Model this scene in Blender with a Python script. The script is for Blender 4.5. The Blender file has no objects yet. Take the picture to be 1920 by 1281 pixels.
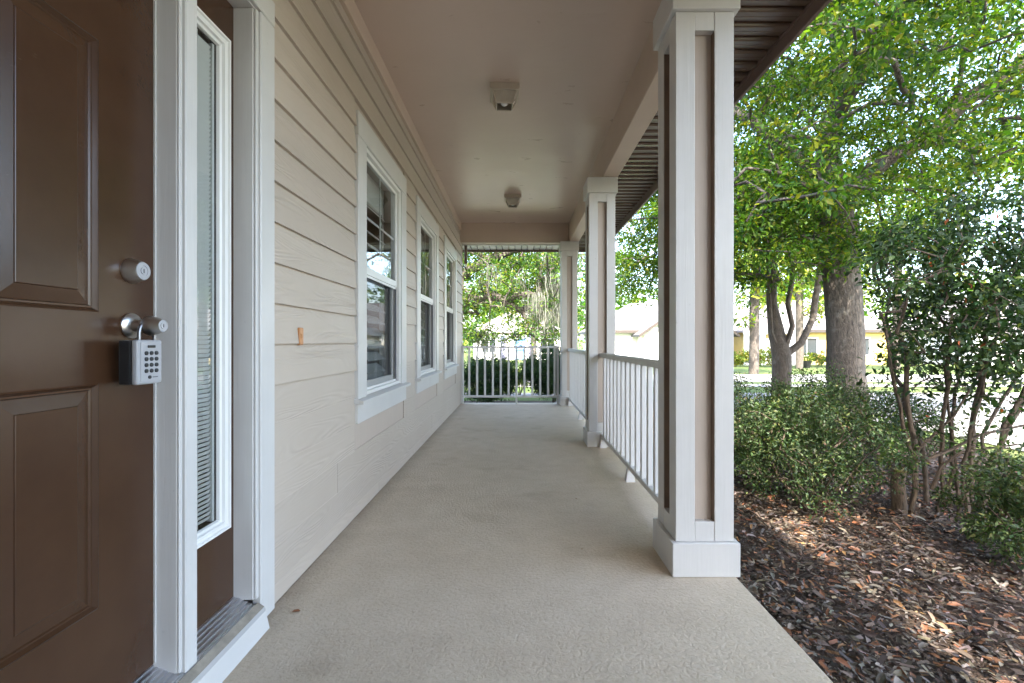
import bpy, bmesh, math, random
import numpy as np
from mathutils import Vector, Matrix

# ------------------------------------------------------------------ camera, sky, sun, exposure
scene = bpy.context.scene
C = scene.collection
cam_d = bpy.data.cameras.new('camera')
cam_d.sensor_width = 36.0
cam_d.lens = 16.125
cam_d.shift_x = -0.00625
cam_d.clip_start = 0.02
cam_d.clip_end = 1500
cam = bpy.data.objects.new('camera', cam_d)
cam.location = (0, 0, 1.0)
cam.rotation_euler = (math.radians(90), 0, 0)
C.objects.link(cam)
scene.camera = cam

SUN_EL, SUN_AZ = 50.0, 182.0        # degrees; azimuth clockwise from +Y (180 = behind the camera)
world = bpy.data.worlds.new('World')
scene.world = world
world.use_nodes = True
wn = world.node_tree
sky = wn.nodes.new('ShaderNodeTexSky')
sky.sky_type = 'NISHITA'
sky.sun_disc = False
sky.sun_elevation = math.radians(SUN_EL)
sky.sun_rotation = math.radians(SUN_AZ)
sky.air_density = 1.0
sky.dust_density = 3.0
sky.ozone_density = 1.0
wn.links.new(sky.outputs[0], wn.nodes['Background'].inputs[0])
wn.nodes['Background'].inputs[1].default_value = 0.15

sun_d = bpy.data.lights.new('sun', 'SUN')
sun_d.energy = 2.5
sun_d.angle = math.radians(0.6)
sun_d.color = (1.0, 0.93, 0.82)
sun = bpy.data.objects.new('sun', sun_d)
_e, _a = math.radians(SUN_EL), math.radians(SUN_AZ)
sdir = Vector((math.sin(_a) * math.cos(_e), math.cos(_a) * math.cos(_e), math.sin(_e)))
sun.rotation_euler = (-sdir).to_track_quat('-Z', 'Y').to_euler()
sun.location = (0, -20, 30)
C.objects.link(sun)

vs = scene.view_settings
vs.view_transform = 'Standard'
vs.look = 'None'
vs.gamma = 1.0
vs.use_curve_mapping = False
vs.exposure = 3.75
scene.cycles.max_bounces = 10
scene.cycles.diffuse_bounces = 5
scene.cycles.transparent_max_bounces = 12
scene.cycles.use_denoising = True

rng = np.random.default_rng(7)
random.seed(7)

# ------------------------------------------------------------------ materials
def new_mat(name):
    m = bpy.data.materials.new(name)
    m.use_nodes = True
    nt = m.node_tree
    return m, nt, nt.nodes, nt.links, nt.nodes['Principled BSDF']

def N(nodes, t, **kw):
    n = nodes.new(t)
    for k, v in kw.items():
        setattr(n, k, v)
    return n

def coords(nodes, links, scale=(1, 1, 1), rnd=False, kind='Object'):
    tc = N(nodes, 'ShaderNodeTexCoord')
    mp = N(nodes, 'ShaderNodeMapping')
    mp.inputs['Scale'].default_value = scale
    if rnd:
        oi = N(nodes, 'ShaderNodeObjectInfo')
        mul = N(nodes, 'ShaderNodeMath', operation='MULTIPLY')
        mul.inputs[1].default_value = 37.0
        links.new(oi.outputs['Random'], mul.inputs[0])
        add = N(nodes, 'ShaderNodeVectorMath', operation='ADD')
        links.new(tc.outputs[kind], add.inputs[0])
        links.new(mul.outputs[0], add.inputs[1])
        links.new(add.outputs[0], mp.inputs['Vector'])
    else:
        links.new(tc.outputs[kind], mp.inputs['Vector'])
    return mp.outputs[0]

def noise(nodes, links, vec, scale, detail=4, rough=0.55, dist=0.0):
    n = N(nodes, 'ShaderNodeTexNoise')
    n.inputs['Scale'].default_value = scale
    n.inputs['Detail'].default_value = detail
    n.inputs['Roughness'].default_value = rough
    n.inputs['Distortion'].default_value = dist
    links.new(vec, n.inputs['Vector'])
    return n.outputs['Fac']

def ramp(nodes, links, fac, stops):
    r = N(nodes, 'ShaderNodeValToRGB')
    el = r.color_ramp.elements
    while len(el) < len(stops):
        el.new(0.5)
    for e, (p, c) in zip(el, stops):
        e.position = p
        e.color = (*c, 1)
    links.new(fac, r.inputs[0])
    return r.outputs[0]

def bump(nodes, links, h, strength, dist, prev=None):
    b = N(nodes, 'ShaderNodeBump')
    b.inputs['Strength'].default_value = strength
    b.inputs['Distance'].default_value = dist
    links.new(h, b.inputs['Height'])
    if prev is not None:
        links.new(prev, b.inputs['Normal'])
    return b.outputs[0]

def mixc(nodes, links, fac, a, b, mode='MIX'):
    m = N(nodes, 'ShaderNodeMix', data_type='RGBA', blend_type=mode)
    for s, v in ((0, fac), (6, a), (7, b)):
        if hasattr(v, 'links'):
            links.new(v, m.inputs[s])
        else:
            m.inputs[s].default_value = v if s == 0 else (*v, 1)
    return m.outputs[2]

def painted(name, col, rough=0.45, grain_axis=2, grain=0.25, dirt=0.10, rnd=True, spec=0.5, speck=False):
    """brush-painted wood: faint grain along an axis, slight tone drift, scuffs"""
    m, nt, nodes, links, P = new_mat(name)
    sc = [55, 55, 55]
    sc[grain_axis] = 2.5
    v = coords(nodes, links, tuple(sc), rnd)
    v1 = coords(nodes, links, (1, 1, 1), rnd)
    g = noise(nodes, links, v, 1.0, 4, 0.6, 0.6)
    t = noise(nodes, links, v1, 3.0, 5, 0.6)
    dark = tuple(c * (1 - dirt) for c in col)
    light = tuple(min(1, c * (1 + dirt * 0.5)) for c in col)
    c = ramp(nodes, links, t, [(0.3, dark), (0.7, light)])
    if speck:
        s = noise(nodes, links, v1, 38.0, 2, 0.5)
        sf = ramp(nodes, links, s, [(0.70, (0, 0, 0)), (0.76, (1, 1, 1))])
        s2 = noise(nodes, links, v1, 2.3, 2, 0.5)
        sf2 = ramp(nodes, links, s2, [(0.52, (0, 0, 0)), (0.64, (1, 1, 1))])
        k = mixc(nodes, links, 1.0, sf, sf2, 'MULTIPLY')
        kk = N(nodes, 'ShaderNodeMath', operation='MULTIPLY')
        links.new(k, kk.inputs[0])
        kk.inputs[1].default_value = 0.35
        c = mixc(nodes, links, kk.outputs[0], c, tuple(x * 0.45 for x in col))
    links.new(c, P.inputs['Base Color'])
    P.inputs['Roughness'].default_value = rough
    P.inputs['Specular IOR Level'].default_value = spec
    links.new(bump(nodes, links, g, grain, 0.0012), P.inputs['Normal'])
    return m

def metal(name, col, rough):
    m, nt, nodes, links, P = new_mat(name)
    v = coords(nodes, links)
    n = noise(nodes, links, v, 60, 3)
    r = N(nodes, 'ShaderNodeMapRange')
    r.inputs[3].default_value = rough * 0.8
    r.inputs[4].default_value = rough * 1.25
    links.new(n, r.inputs[0])
    links.new(r.outputs[0], P.inputs['Roughness'])
    P.inputs['Base Color'].default_value = (*col, 1)
    P.inputs['Metallic'].default_value = 1.0
    return m

def plain(name, col, rough=0.5, var=0.12, scale=12.0, bmp=0.0, spec=0.5):
    m, nt, nodes, links, P = new_mat(name)
    v = coords(nodes, links)
    n = noise(nodes, links, v, scale, 4)
    c = ramp(nodes, links, n, [(0.3, tuple(x * (1 - var) for x in col)), (0.7, tuple(x * (1 + var) for x in col))])
    links.new(c, P.inputs['Base Color'])
    P.inputs['Roughness'].default_value = rough
    P.inputs['Specular IOR Level'].default_value = spec
    if bmp:
        n2 = noise(nodes, links, v, scale * 12, 3)
        links.new(bump(nodes, links, n2, bmp, 0.002), P.inputs['Normal'])
    return m

M = {}
M['white'] = painted('white_trim_paint', (0.545, 0.53, 0.505), 0.42, 2, 0.8, 0.07, speck=True)
M['white_y'] = painted('white_trim_paint_along', (0.545, 0.53, 0.505), 0.42, 1, 0.3, 0.06)
M['white_rail'] = painted('white_rail_paint', (0.60, 0.59, 0.575), 0.38, 2, 0.12, 0.05)
M['vinyl'] = painted('white_vinyl', (0.68, 0.67, 0.64), 0.35, 2, 0.05, 0.03)
M['taupe'] = painted('taupe_trim_paint', (0.45, 0.375, 0.315), 0.5, 2, 0.9, 0.06)
M['taupe_y'] = painted('taupe_beam_paint', (0.52, 0.41, 0.325), 0.5, 1, 0.3, 0.06)
M['lining'] = painted('dark_recess_brown', (0.20, 0.14, 0.10), 0.5, 2, 0.3, 0.1)
M['fascia'] = painted('brown_fascia_paint', (0.145, 0.095, 0.075), 0.35, 1, 0.1, 0.1)
M['nickel'] = metal('satin_nickel', (0.55, 0.52, 0.48), 0.3)
M['alu'] = metal('mill_aluminium', (0.62, 0.62, 0.64), 0.38)
M['steel'] = metal('dark_steel', (0.25, 0.25, 0.26), 0.35)
M['black_plastic'] = plain('black_plastic', (0.012, 0.012, 0.013), 0.42, 0.2, 30, 0.2)
M['silver_plastic'] = plain('silver_plastic', (0.34, 0.34, 0.35), 0.4, 0.04, 20, 0.05)
M['grey_print'] = plain('grey_print', (0.12, 0.12, 0.13), 0.5)
M['bell'] = plain('amber_bell_plate', (0.42, 0.17, 0.045), 0.35, 0.15, 40)
M['room'] = plain('room_wall', (0.30, 0.25, 0.19), 0.8)
M['room_dark'] = plain('room_floor', (0.10, 0.08, 0.06), 0.8)
M['roofing'] = plain('roof_shingle', (0.17, 0.155, 0.15), 0.9, 0.2, 6, 0.6)
M['frosted'] = plain('lamp_glass_dusty', (0.42, 0.37, 0.29), 0.25, 0.08, 20)
M['lamp'] = painted('lamp_beige_paint', (0.50, 0.43, 0.34), 0.45, 2, 0.2, 0.1)

def mat_siding():
    m, nt, nodes, links, P = new_mat('embossed_siding_paint')
    v = coords(nodes, links, (1, 0.9, 7.5), True)
    cn = noise(nodes, links, v, 1.0, 1.5, 0.45, 0.25)
    mu = N(nodes, 'ShaderNodeMath', operation='MULTIPLY')
    mu.inputs[1].default_value = 135.0
    links.new(cn, mu.inputs[0])
    si = N(nodes, 'ShaderNodeMath', operation='SINE')
    links.new(mu.outputs[0], si.inputs[0])
    vm = coords(nodes, links, (1, 1.3, 9), True)
    am = noise(nodes, links, vm, 1.0, 2)
    ar = ramp(nodes, links, am, [(0.38, (0.1, 0.1, 0.1)), (0.62, (1, 1, 1))])
    gm = N(nodes, 'ShaderNodeMath', operation='MULTIPLY')
    links.new(si.outputs[0], gm.inputs[0])
    links.new(ar, gm.inputs[1])
    v1 = coords(nodes, links, (1, 1, 1), False)
    t = noise(nodes, links, v1, 1.6, 5, 0.6)
    c = ramp(nodes, links, t, [(0.3, (0.430, 0.362, 0.298)), (0.7, (0.465, 0.398, 0.332))])
    oi = N(nodes, 'ShaderNodeObjectInfo')
    mr = N(nodes, 'ShaderNodeMapRange')
    mr.inputs[3].default_value = 0.95
    mr.inputs[4].default_value = 1.04
    links.new(oi.outputs['Random'], mr.inputs[0])
    hsv = N(nodes, 'ShaderNodeHueSaturation')
    links.new(c, hsv.inputs['Color'])
    links.new(mr.outputs[0], hsv.inputs['Value'])
    links.new(hsv.outputs[0], P.inputs['Base Color'])
    P.inputs['Roughness'].default_value = 0.5
    vf = coords(nodes, links, (160, 10, 160), True)
    f = noise(nodes, links, vf, 1.0, 3)
    b = bump(nodes, links, f, 0.12, 0.001)
    links.new(bump(nodes, links, gm.outputs[0], 0.45, 0.0018, b), P.inputs['Normal'])
    return m
M['siding'] = mat_siding()

def mat_ceiling():
    m, nt, nodes, links, P = new_mat('ceiling_semigloss')
    v = coords(nodes, links, (2.2, 4.5, 1))
    n = noise(nodes, links, v, 1.4, 5, 0.6, 0.7)
    v2 = coords(nodes, links)
    t = noise(nodes, links, v2, 1.1, 4)
    c = ramp(nodes, links, t, [(0.3, (0.545, 0.425, 0.345)), (0.7, (0.585, 0.462, 0.380))])
    links.new(c, P.inputs['Base Color'])
    r = N(nodes, 'ShaderNodeMapRange')
    r.inputs[3].default_value = 0.20
    r.inputs[4].default_value = 0.42
    links.new(n, r.inputs[0])
    links.new(r.outputs[0], P.inputs['Roughness'])
    links.new(bump(nodes, links, n, 0.28, 0.008), P.inputs['Normal'])
    return m
M['ceiling'] = mat_ceiling()

def mat_floor():
    m, nt, nodes, links, P = new_mat('painted_textured_concrete')
    v = coords(nodes, links)
    t = noise(nodes, links, v, 1.5, 6, 0.65)
    t2 = noise(nodes, links, v, 7.0, 5, 0.6)
    fine = noise(nodes, links, v, 70, 4, 0.65)
    c = ramp(nodes, links, t, [(0.28, (0.51, 0.418, 0.312)), (0.5, (0.55, 0.457, 0.345)), (0.75, (0.57, 0.482, 0.372))])
    c2 = ramp(nodes, links, t2, [(0.35, (0.91, 0.905, 0.895)), (0.65, (1, 1, 1))])
    c = mixc(nodes, links, 1.0, c, c2, 'MULTIPLY')
    sp = ramp(nodes, links, fine, [(0.32, (0.55, 0.52, 0.47)), (0.50, (1, 1, 1))])
    c = mixc(nodes, links, 0.30, c, mixc(nodes, links, 1.0, c, sp, 'MULTIPLY'))
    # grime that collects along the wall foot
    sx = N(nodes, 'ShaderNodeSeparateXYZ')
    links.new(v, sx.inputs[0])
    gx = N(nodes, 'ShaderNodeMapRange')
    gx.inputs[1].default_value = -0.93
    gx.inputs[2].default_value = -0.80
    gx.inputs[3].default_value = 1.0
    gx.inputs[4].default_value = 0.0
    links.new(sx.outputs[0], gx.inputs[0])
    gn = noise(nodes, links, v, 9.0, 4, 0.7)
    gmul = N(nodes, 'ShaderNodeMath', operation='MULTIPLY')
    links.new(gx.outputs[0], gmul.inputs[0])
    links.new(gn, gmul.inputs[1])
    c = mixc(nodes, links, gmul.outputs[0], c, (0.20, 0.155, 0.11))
    # worn greyer stains near the railing posts
    st = noise(nodes, links, v, 2.6, 3, 0.5)
    sf = ramp(nodes, links, st, [(0.60, (0, 0, 0)), (0.74, (1, 1, 1))])
    k = N(nodes, 'ShaderNodeMath', operation='MULTIPLY')
    links.new(sf, k.inputs[0])
    k.inputs[1].default_value = 0.38
    c = mixc(nodes, links, k.outputs[0], c, (0.27, 0.205, 0.135))
    links.new(c, P.inputs['Base Color'])
    P.inputs['Roughness'].default_value = 0.72
    P.inputs['Specular IOR Level'].default_value = 0.35
    kd = noise(nodes, links, v, 62, 4, 0.6, 0.5)
    kk = ramp(nodes, links, kd, [(0.42, (0, 0, 0)), (0.55, (1, 1, 1))])
    b = bump(nodes, links, kk, 0.4, 0.003)
    links.new(bump(nodes, links, fine, 0.3, 0.0015, b), P.inputs['Normal'])
    return m
M['floor'] = mat_floor()

def mat_door():
    m, nt, nodes, links, P = new_mat('brown_door_enamel')
    v = coords(nodes, links)
    n = noise(nodes, links, v, 140, 3, 0.6)
    t = noise(nodes, links, v, 5, 5, 0.6)
    c = ramp(nodes, links, t, [(0.3, (0.042, 0.0185, 0.0085)), (0.75, (0.056, 0.026, 0.0125))])
    # pale scuffs
    vs_ = coords(nodes, links, (30, 30, 90))
    s = noise(nodes, links, vs_, 1.0, 3, 0.7)
    t3 = noise(nodes, links, v, 6.5, 3)
    a = ramp(nodes, links, s, [(0.66, (0, 0, 0)), (0.72, (1, 1, 1))])
    b_ = ramp(nodes, links, t3, [(0.60, (0, 0, 0)), (0.70, (1, 1, 1))])
    k = N(nodes, 'ShaderNodeMath', operation='MULTIPLY')
    links.new(mixc(nodes, links, 1.0, a, b_, 'MULTIPLY'), k.inputs[0])
    k.inputs[1].default_value = 0.25
    c = mixc(nodes, links, k.outputs[0], c, (0.16, 0.12, 0.09))
    links.new(c, P.inputs['Base Color'])
    r = N(nodes, 'ShaderNodeMapRange')
    r.inputs[3].default_value = 0.20
    r.inputs[4].default_value = 0.30
    links.new(t, r.inputs[0])
    links.new(r.outputs[0], P.inputs['Roughness'])
    links.new(bump(nodes, links, n, 0.16, 0.001), P.inputs['Normal'])
    return m
M['door'] = mat_door()

def mat_soffit(name, col):
    m, nt, nodes, links, P = new_mat(name)
    v = coords(nodes, links, (30, 140, 30), True)
    n = noise(nodes, links, v, 1.0, 3)
    P.inputs['Base Color'].default_value = (*col, 1)
    oi = N(nodes, 'ShaderNodeObjectInfo')
    mr = N(nodes, 'ShaderNodeMapRange')
    mr.inputs[3].default_value = 0.20
    mr.inputs[4].default_value = 0.40
    links.new(oi.outputs['Random'], mr.inputs[0])
    links.new(mr.outputs[0], P.inputs['Roughness'])
    links.new(bump(nodes, links, n, 0.3, 0.0015), P.inputs['Normal'])
    return m
M['soffit'] = mat_soffit('brown_embossed_soffit', (0.115, 0.072, 0.052))
M['soffit_white'] = mat_soffit('white_soffit', (0.62, 0.60, 0.58))

def mat_glass(name, f0=1.0, tint=(0.92, 0.95, 0.94)):
    m = bpy.data.materials.new(name)
    m.use_nodes = True
    nt = m.node_tree
    nodes, links = nt.nodes, nt.links
    nodes.clear()
    out = N(nodes, 'ShaderNodeOutputMaterial')
    tr = N(nodes, 'ShaderNodeBsdfTransparent')
    tr.inputs[0].default_value = (*tint, 1)
    gl = N(nodes, 'ShaderNodeBsdfGlossy')
    gl.inputs['Roughness'].default_value = 0.012
    fr = N(nodes, 'ShaderNodeFresnel')
    fr.inputs['IOR'].default_value = 1.75
    v = coords(nodes, links)
    n = noise(nodes, links, v, 2.0, 1)
    links.new(bump(nodes, links, n, 0.03, 0.01), gl.inputs['Normal'])
    mx = N(nodes, 'ShaderNodeMixShader')
    links.new(fr.outputs[0], mx.inputs[0])
    links.new(tr.outputs[0], mx.inputs[1])
    links.new(gl.outputs[0], mx.inputs[2])
    links.new(mx.outputs[0], out.inputs[0])
    return m
M['glass'] = mat_glass('window_glass')

def mat_screen():
    m = bpy.data.materials.new('insect_screen')
    m.use_nodes = True
    nodes, links = m.node_tree.nodes, m.node_tree.links
    nodes.clear()
    out = N(nodes, 'ShaderNodeOutputMaterial')
    tr = N(nodes, 'ShaderNodeBsdfTransparent')
    df = N(nodes, 'ShaderNodeBsdfDiffuse')
    df.inputs[0].default_value = (0.07, 0.07, 0.07, 1)
    mx = N(nodes, 'ShaderNodeMixShader')
    v = coords(nodes, links)
    n = noise(nodes, links, v, 4.0, 2)
    r = N(nodes, 'ShaderNodeMapRange')
    r.inputs[3].default_value = 0.26
    r.inputs[4].default_value = 0.34
    links.new(n, r.inputs[0])
    links.new(r.outputs[0], mx.inputs[0])
    links.new(tr.outputs[0], mx.inputs[1])
    links.new(df.outputs[0], mx.inputs[2])
    links.new(mx.outputs[0], out.inputs[0])
    return m
M['screen'] = mat_screen()

def mat_leaf(name, translu=0.4, gloss=0.08, rough=0.4):
    """colour of each leaf comes from the mesh attribute 'col'"""
    m = bpy.data.materials.new(name)
    m.use_nodes = True
    nodes, links = m.node_tree.nodes, m.node_tree.links
    nodes.clear()
    out = N(nodes, 'ShaderNodeOutputMaterial')
    at = N(nodes, 'ShaderNodeAttribute', attribute_name='col')
    df = N(nodes, 'ShaderNodeBsdfDiffuse')
    links.new(at.outputs['Color'], df.inputs[0])
    base = df.outputs[0]
    if translu:
        tl = N(nodes, 'ShaderNodeBsdfTranslucent')
        tc = mixc(nodes, links, 1.0, at.outputs['Color'], (1.55, 1.65, 0.5), 'MULTIPLY')
        links.new(tc, tl.inputs[0])
        mx = N(nodes, 'ShaderNodeMixShader')
        mx.inputs[0].default_value = translu
        links.new(base, mx.inputs[1])
        links.new(tl.outputs[0], mx.inputs[2])
        base = mx.outputs[0]
    gl = N(nodes, 'ShaderNodeBsdfGlossy')
    gl.inputs['Roughness'].default_value = rough
    gl.inputs[0].default_value = (1, 1, 1, 1)
    mx2 = N(nodes, 'ShaderNodeMixShader')
    mx2.inputs[0].default_value = gloss
    links.new(base, mx2.inputs[1])
    links.new(gl.outputs[0], mx2.inputs[2])
    links.new(mx2.outputs[0], out.inputs[0])
    return m
M['leaf'] = mat_leaf('tree_leaf', 0.5, 0.015, 0.45)
M['shrub_leaf'] = mat_leaf('shrub_leaf', 0.30, 0.022, 0.5)
M['litter'] = mat_leaf('dry_litter', 0.0, 0.03, 0.55)
M['moss'] = mat_leaf('hanging_moss', 0.25, 0.0, 0.8)

def mat_bark(name, a, b, sc=7.0, strength=0.9):
    m, nt, nodes, links, P = new_mat(name)
    v = coords(nodes, links, (sc, sc, sc * 0.3))
    n = noise(nodes, links, v, 1.6, 6, 0.7, 0.8)
    vo = N(nodes, 'ShaderNodeTexVoronoi', feature='DISTANCE_TO_EDGE')
    vo.inputs['Scale'].default_value = 2.4
    links.new(v, vo.inputs['Vector'])
    h = mixc(nodes, links, 0.5, n, vo.outputs['Distance'])
    c = ramp(nodes, links, n, [(0.32, a), (0.68, b)])
    # lichen blotches
    v2 = coords(nodes, links)
    l = noise(nodes, links, v2, 9.0, 4)
    lf = ramp(nodes, links, l, [(0.58, (0, 0, 0)), (0.68, (1, 1, 1))])
    k = N(nodes, 'ShaderNodeMath', operation='MULTIPLY')
    links.new(lf, k.inputs[0])
    k.inputs[1].default_value = 0.30
    c = mixc(nodes, links, k.outputs[0], c, (0.17, 0.17, 0.145))
    links.new(c, P.inputs['Base Color'])
    P.inputs['Roughness'].default_value = 0.9
    links.new(bump(nodes, links, h, strength, 0.03), P.inputs['Normal'])
    return m
M['bark'] = mat_bark('oak_bark', (0.030, 0.024, 0.019), (0.105, 0.088, 0.072), 16.0, 1.0)
M['bark_smooth'] = mat_bark('pale_bark', (0.055, 0.043, 0.032), (0.135, 0.106, 0.080), 12, 0.8)
M['stem'] = mat_bark('shrub_stem', (0.045, 0.031, 0.020), (0.11, 0.080, 0.054), 25, 0.4)

def mat_ground(name, stops, scale=1.2, fine=60, bmp=0.6, rough=0.95):
    m, nt, nodes, links, P = new_mat(name)
    v = coords(nodes, links)
    a = noise(nodes, links, v, scale, 6, 0.65)
    b = noise(nodes, links, v, fine, 4, 0.7)
    h = mixc(nodes, links, 0.45, a, b)
    c = ramp(nodes, links, h, stops)
    links.new(c, P.inputs['Base Color'])
    P.inputs['Roughness'].default_value = rough
    P.inputs['Specular IOR Level'].default_value = 0.2
    links.new(bump(nodes, links, b, bmp, 0.02), P.inputs['Normal'])
    return m
M['lawn'] = mat_ground('lawn', [(0.35, (0.032, 0.062, 0.012)), (0.52, (0.058, 0.085, 0.020)), (0.68, (0.12, 0.115, 0.042))], 0.35, 40)
M['mulch'] = mat_ground('mulch_soil', [(0.3, (0.03, 0.022, 0.016)), (0.6, (0.08, 0.055, 0.04)), (0.8, (0.12, 0.09, 0.07))], 3, 45, 1.0)
M['concrete'] = mat_ground('drive_concrete', [(0.3, (0.17, 0.162, 0.155)), (0.6, (0.24, 0.23, 0.22))], 0.8, 80, 0.15)
M['asphalt'] = mat_ground('street_asphalt', [(0.3, (0.13, 0.13, 0.13)), (0.6, (0.19, 0.19, 0.19))], 0.6, 90, 0.3)

# ------------------------------------------------------------------ object helpers
BASE = {}
def tag(o, label=None, cat=None, group=None, kind=None):
    for k, v in (('label', label), ('category', cat), ('group', group), ('kind', kind)):
        if v:
            o[k] = v
    return o

def thing(name, loc, label, cat, group=None):
    o = bpy.data.objects.new(name, None)
    o.empty_display_size = 0.1
    o.location = loc
    C.objects.link(o)
    BASE[o] = Vector(loc)
    return tag(o, label, cat, group)

def link_mesh(name, me, mat, parent=None, base=None, smooth=False):
    """me in world coordinates; origin moved to the parent's base (or to base)"""
    b = BASE[parent] if parent is not None else Vector(base or (0, 0, 0))
    if b.length > 0:
        me.transform(Matrix.Translation(-b))
    me.materials.append(M[mat] if isinstance(mat, str) else mat)
    if smooth:
        me.polygons.foreach_set('use_smooth', [True] * len(me.polygons))
    o = bpy.data.objects.new(name, me)
    C.objects.link(o)
    BASE[o] = b
    if parent is not None:
        o.parent = parent
    else:
        o.location = b
    return o

def bm_box(bm, x0, x1, y0, y1, z0, z1):
    vs_ = [bm.verts.new(p) for p in ((x0, y0, z0), (x1, y0, z0), (x1, y1, z0), (x0, y1, z0), (x0, y0, z1), (x1, y0, z1), (x1, y1, z1), (x0, y1, z1))]
    for f in ((3, 2, 1, 0), (4, 5, 6, 7), (0, 1, 5, 4), (1, 2, 6, 5), (2, 3, 7, 6), (3, 0, 4, 7)):
        bm.faces.new([vs_[i] for i in f])

def box(name, x0, x1, y0, y1, z0, z1, mat, parent=None, bev=0.0, base=None, seg=1):
    bm = bmesh.new()
    bm_box(bm, x0, x1, y0, y1, z0, z1)
    if bev:
        bmesh.ops.bevel(bm, geom=bm.edges[:], offset=bev, segments=seg, affect='EDGES', profile=0.6)
    me = bpy.data.meshes.new(name)
    bm.to_mesh(me)
    bm.free()
    return link_mesh(name, me, mat, parent, base)

def prism(name, prof, axis, a0, a1, mat, parent=None, base=None):
    """closed profile (u,v) extruded along axis ('x': u=y,v=z; 'y': u=x,v=z; 'z': u=x,v=y)"""
    def P(u, v, a):
        return {'x': (a, u, v), 'y': (u, a, v), 'z': (u, v, a)}[axis]
    n = len(prof)
    verts = [P(u, v, a0) for u, v in prof] + [P(u, v, a1) for u, v in prof]
    faces = [tuple(range(n)), tuple(range(2 * n - 1, n - 1, -1))]
    faces += [(i, n + i, n + (i + 1) % n, (i + 1) % n) for i in range(n)]
    me = bpy.data.meshes.new(name)
    me.from_pydata(verts, [], faces)
    bm = bmesh.new()
    bm.from_mesh(me)
    bmesh.ops.recalc_face_normals(bm, faces=bm.faces[:])
    bm.to_mesh(me)
    bm.free()
    return link_mesh(name, me, mat, parent, base)

def lathe(name, org, axis, prof, mat, parent=None, seg=32):
    """prof: (distance along axis, radius)"""
    a = Vector(axis).normalized()
    u = a.orthogonal().normalized()
    w = a.cross(u)
    o = Vector(org)
    verts, faces = [], []
    for d, r in prof:
        for k in range(seg):
            t = 2 * math.pi * k / seg
            verts.append(o + a * d + (u * math.cos(t) + w * math.sin(t)) * max(r, 1e-5))
    for i in range(len(prof) - 1):
        for k in range(seg):
            k2 = (k + 1) % seg
            faces.append((i * seg + k, i * seg + k2, (i + 1) * seg + k2, (i + 1) * seg + k))
    me = bpy.data.meshes.new(name)
    me.from_pydata(verts, [], faces)
    o_ = link_mesh(name, me, mat, parent, None, True)
    try:
        me.set_sharp_from_angle(angle=math.radians(35))
    except Exception:
        pass
    return o_

def np_mesh(name, verts, faces, cols=None):
    """faces: (F,k) int array of equal-size polygons; cols per vertex"""
    verts = np.asarray(verts, np.float32)
    faces = np.asarray(faces, np.int32)
    me = bpy.data.meshes.new(name)
    me.vertices.add(len(verts))
    me.vertices.foreach_set('co', verts.ravel())
    k = faces.shape[1]
    me.loops.add(faces.size)
    me.loops.foreach_set('vertex_index', faces.ravel())
    me.polygons.add(len(faces))
    me.polygons.foreach_set('loop_start', np.arange(0, faces.size, k, dtype=np.int32))
    me.polygons.foreach_set('loop_total', np.full(len(faces), k, np.int32))
    me.update(calc_edges=True)
    if cols is not None:
        at = me.color_attributes.new('col', 'FLOAT_COLOR', 'POINT')
        c4 = np.ones((len(verts), 4), np.float32)
        c4[:, :3] = cols
        at.data.foreach_set('color', c4.ravel())
    return me

def tube_np(pts, rad, sides=6, wob=0.0):
    pts = np.asarray(pts, float)
    n = len(pts)
    tan = np.gradient(pts, axis=0)
    tan /= np.linalg.norm(tan, axis=1, keepdims=True) + 1e-9
    ref = np.array([0.3, 0.9, 0.1]) if abs(tan[0, 2]) > 0.8 else np.array([0.0, 0.0, 1.0])
    u = np.cross(tan, ref)
    u /= np.linalg.norm(u, axis=1, keepdims=True) + 1e-9
    w = np.cross(tan, u)
    th = np.linspace(0, 2 * np.pi, sides, endpoint=False)
    r = np.asarray(rad, float)[:, None] * (1 + (wob * np.sin(th * 3 + 1.3) + wob * 0.7 * np.sin(th * 5 + 0.4))[None, :])
    V = pts[:, None, :] + r[:, :, None] * (np.cos(th)[None, :, None] * u[:, None, :] + np.sin(th)[None, :, None] * w[:, None, :])
    i = np.arange(n - 1)[:, None] * sides
    k = np.arange(sides)[None, :]
    k2 = (k + 1) % sides
    F = np.stack([i + k, i + k2, i + sides + k2, i + sides + k], -1).reshape(-1, 4)
    return V.reshape(-1, 3), F

def join_np(parts):
    vs_, fs, off = [], [], 0
    for v, f in parts:
        vs_.append(v)
        fs.append(f + off)
        off += len(v)
    return np.concatenate(vs_), np.concatenate(fs)

def unit(v):
    return v / (np.linalg.norm(v, axis=-1, keepdims=True) + 1e-9)

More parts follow.
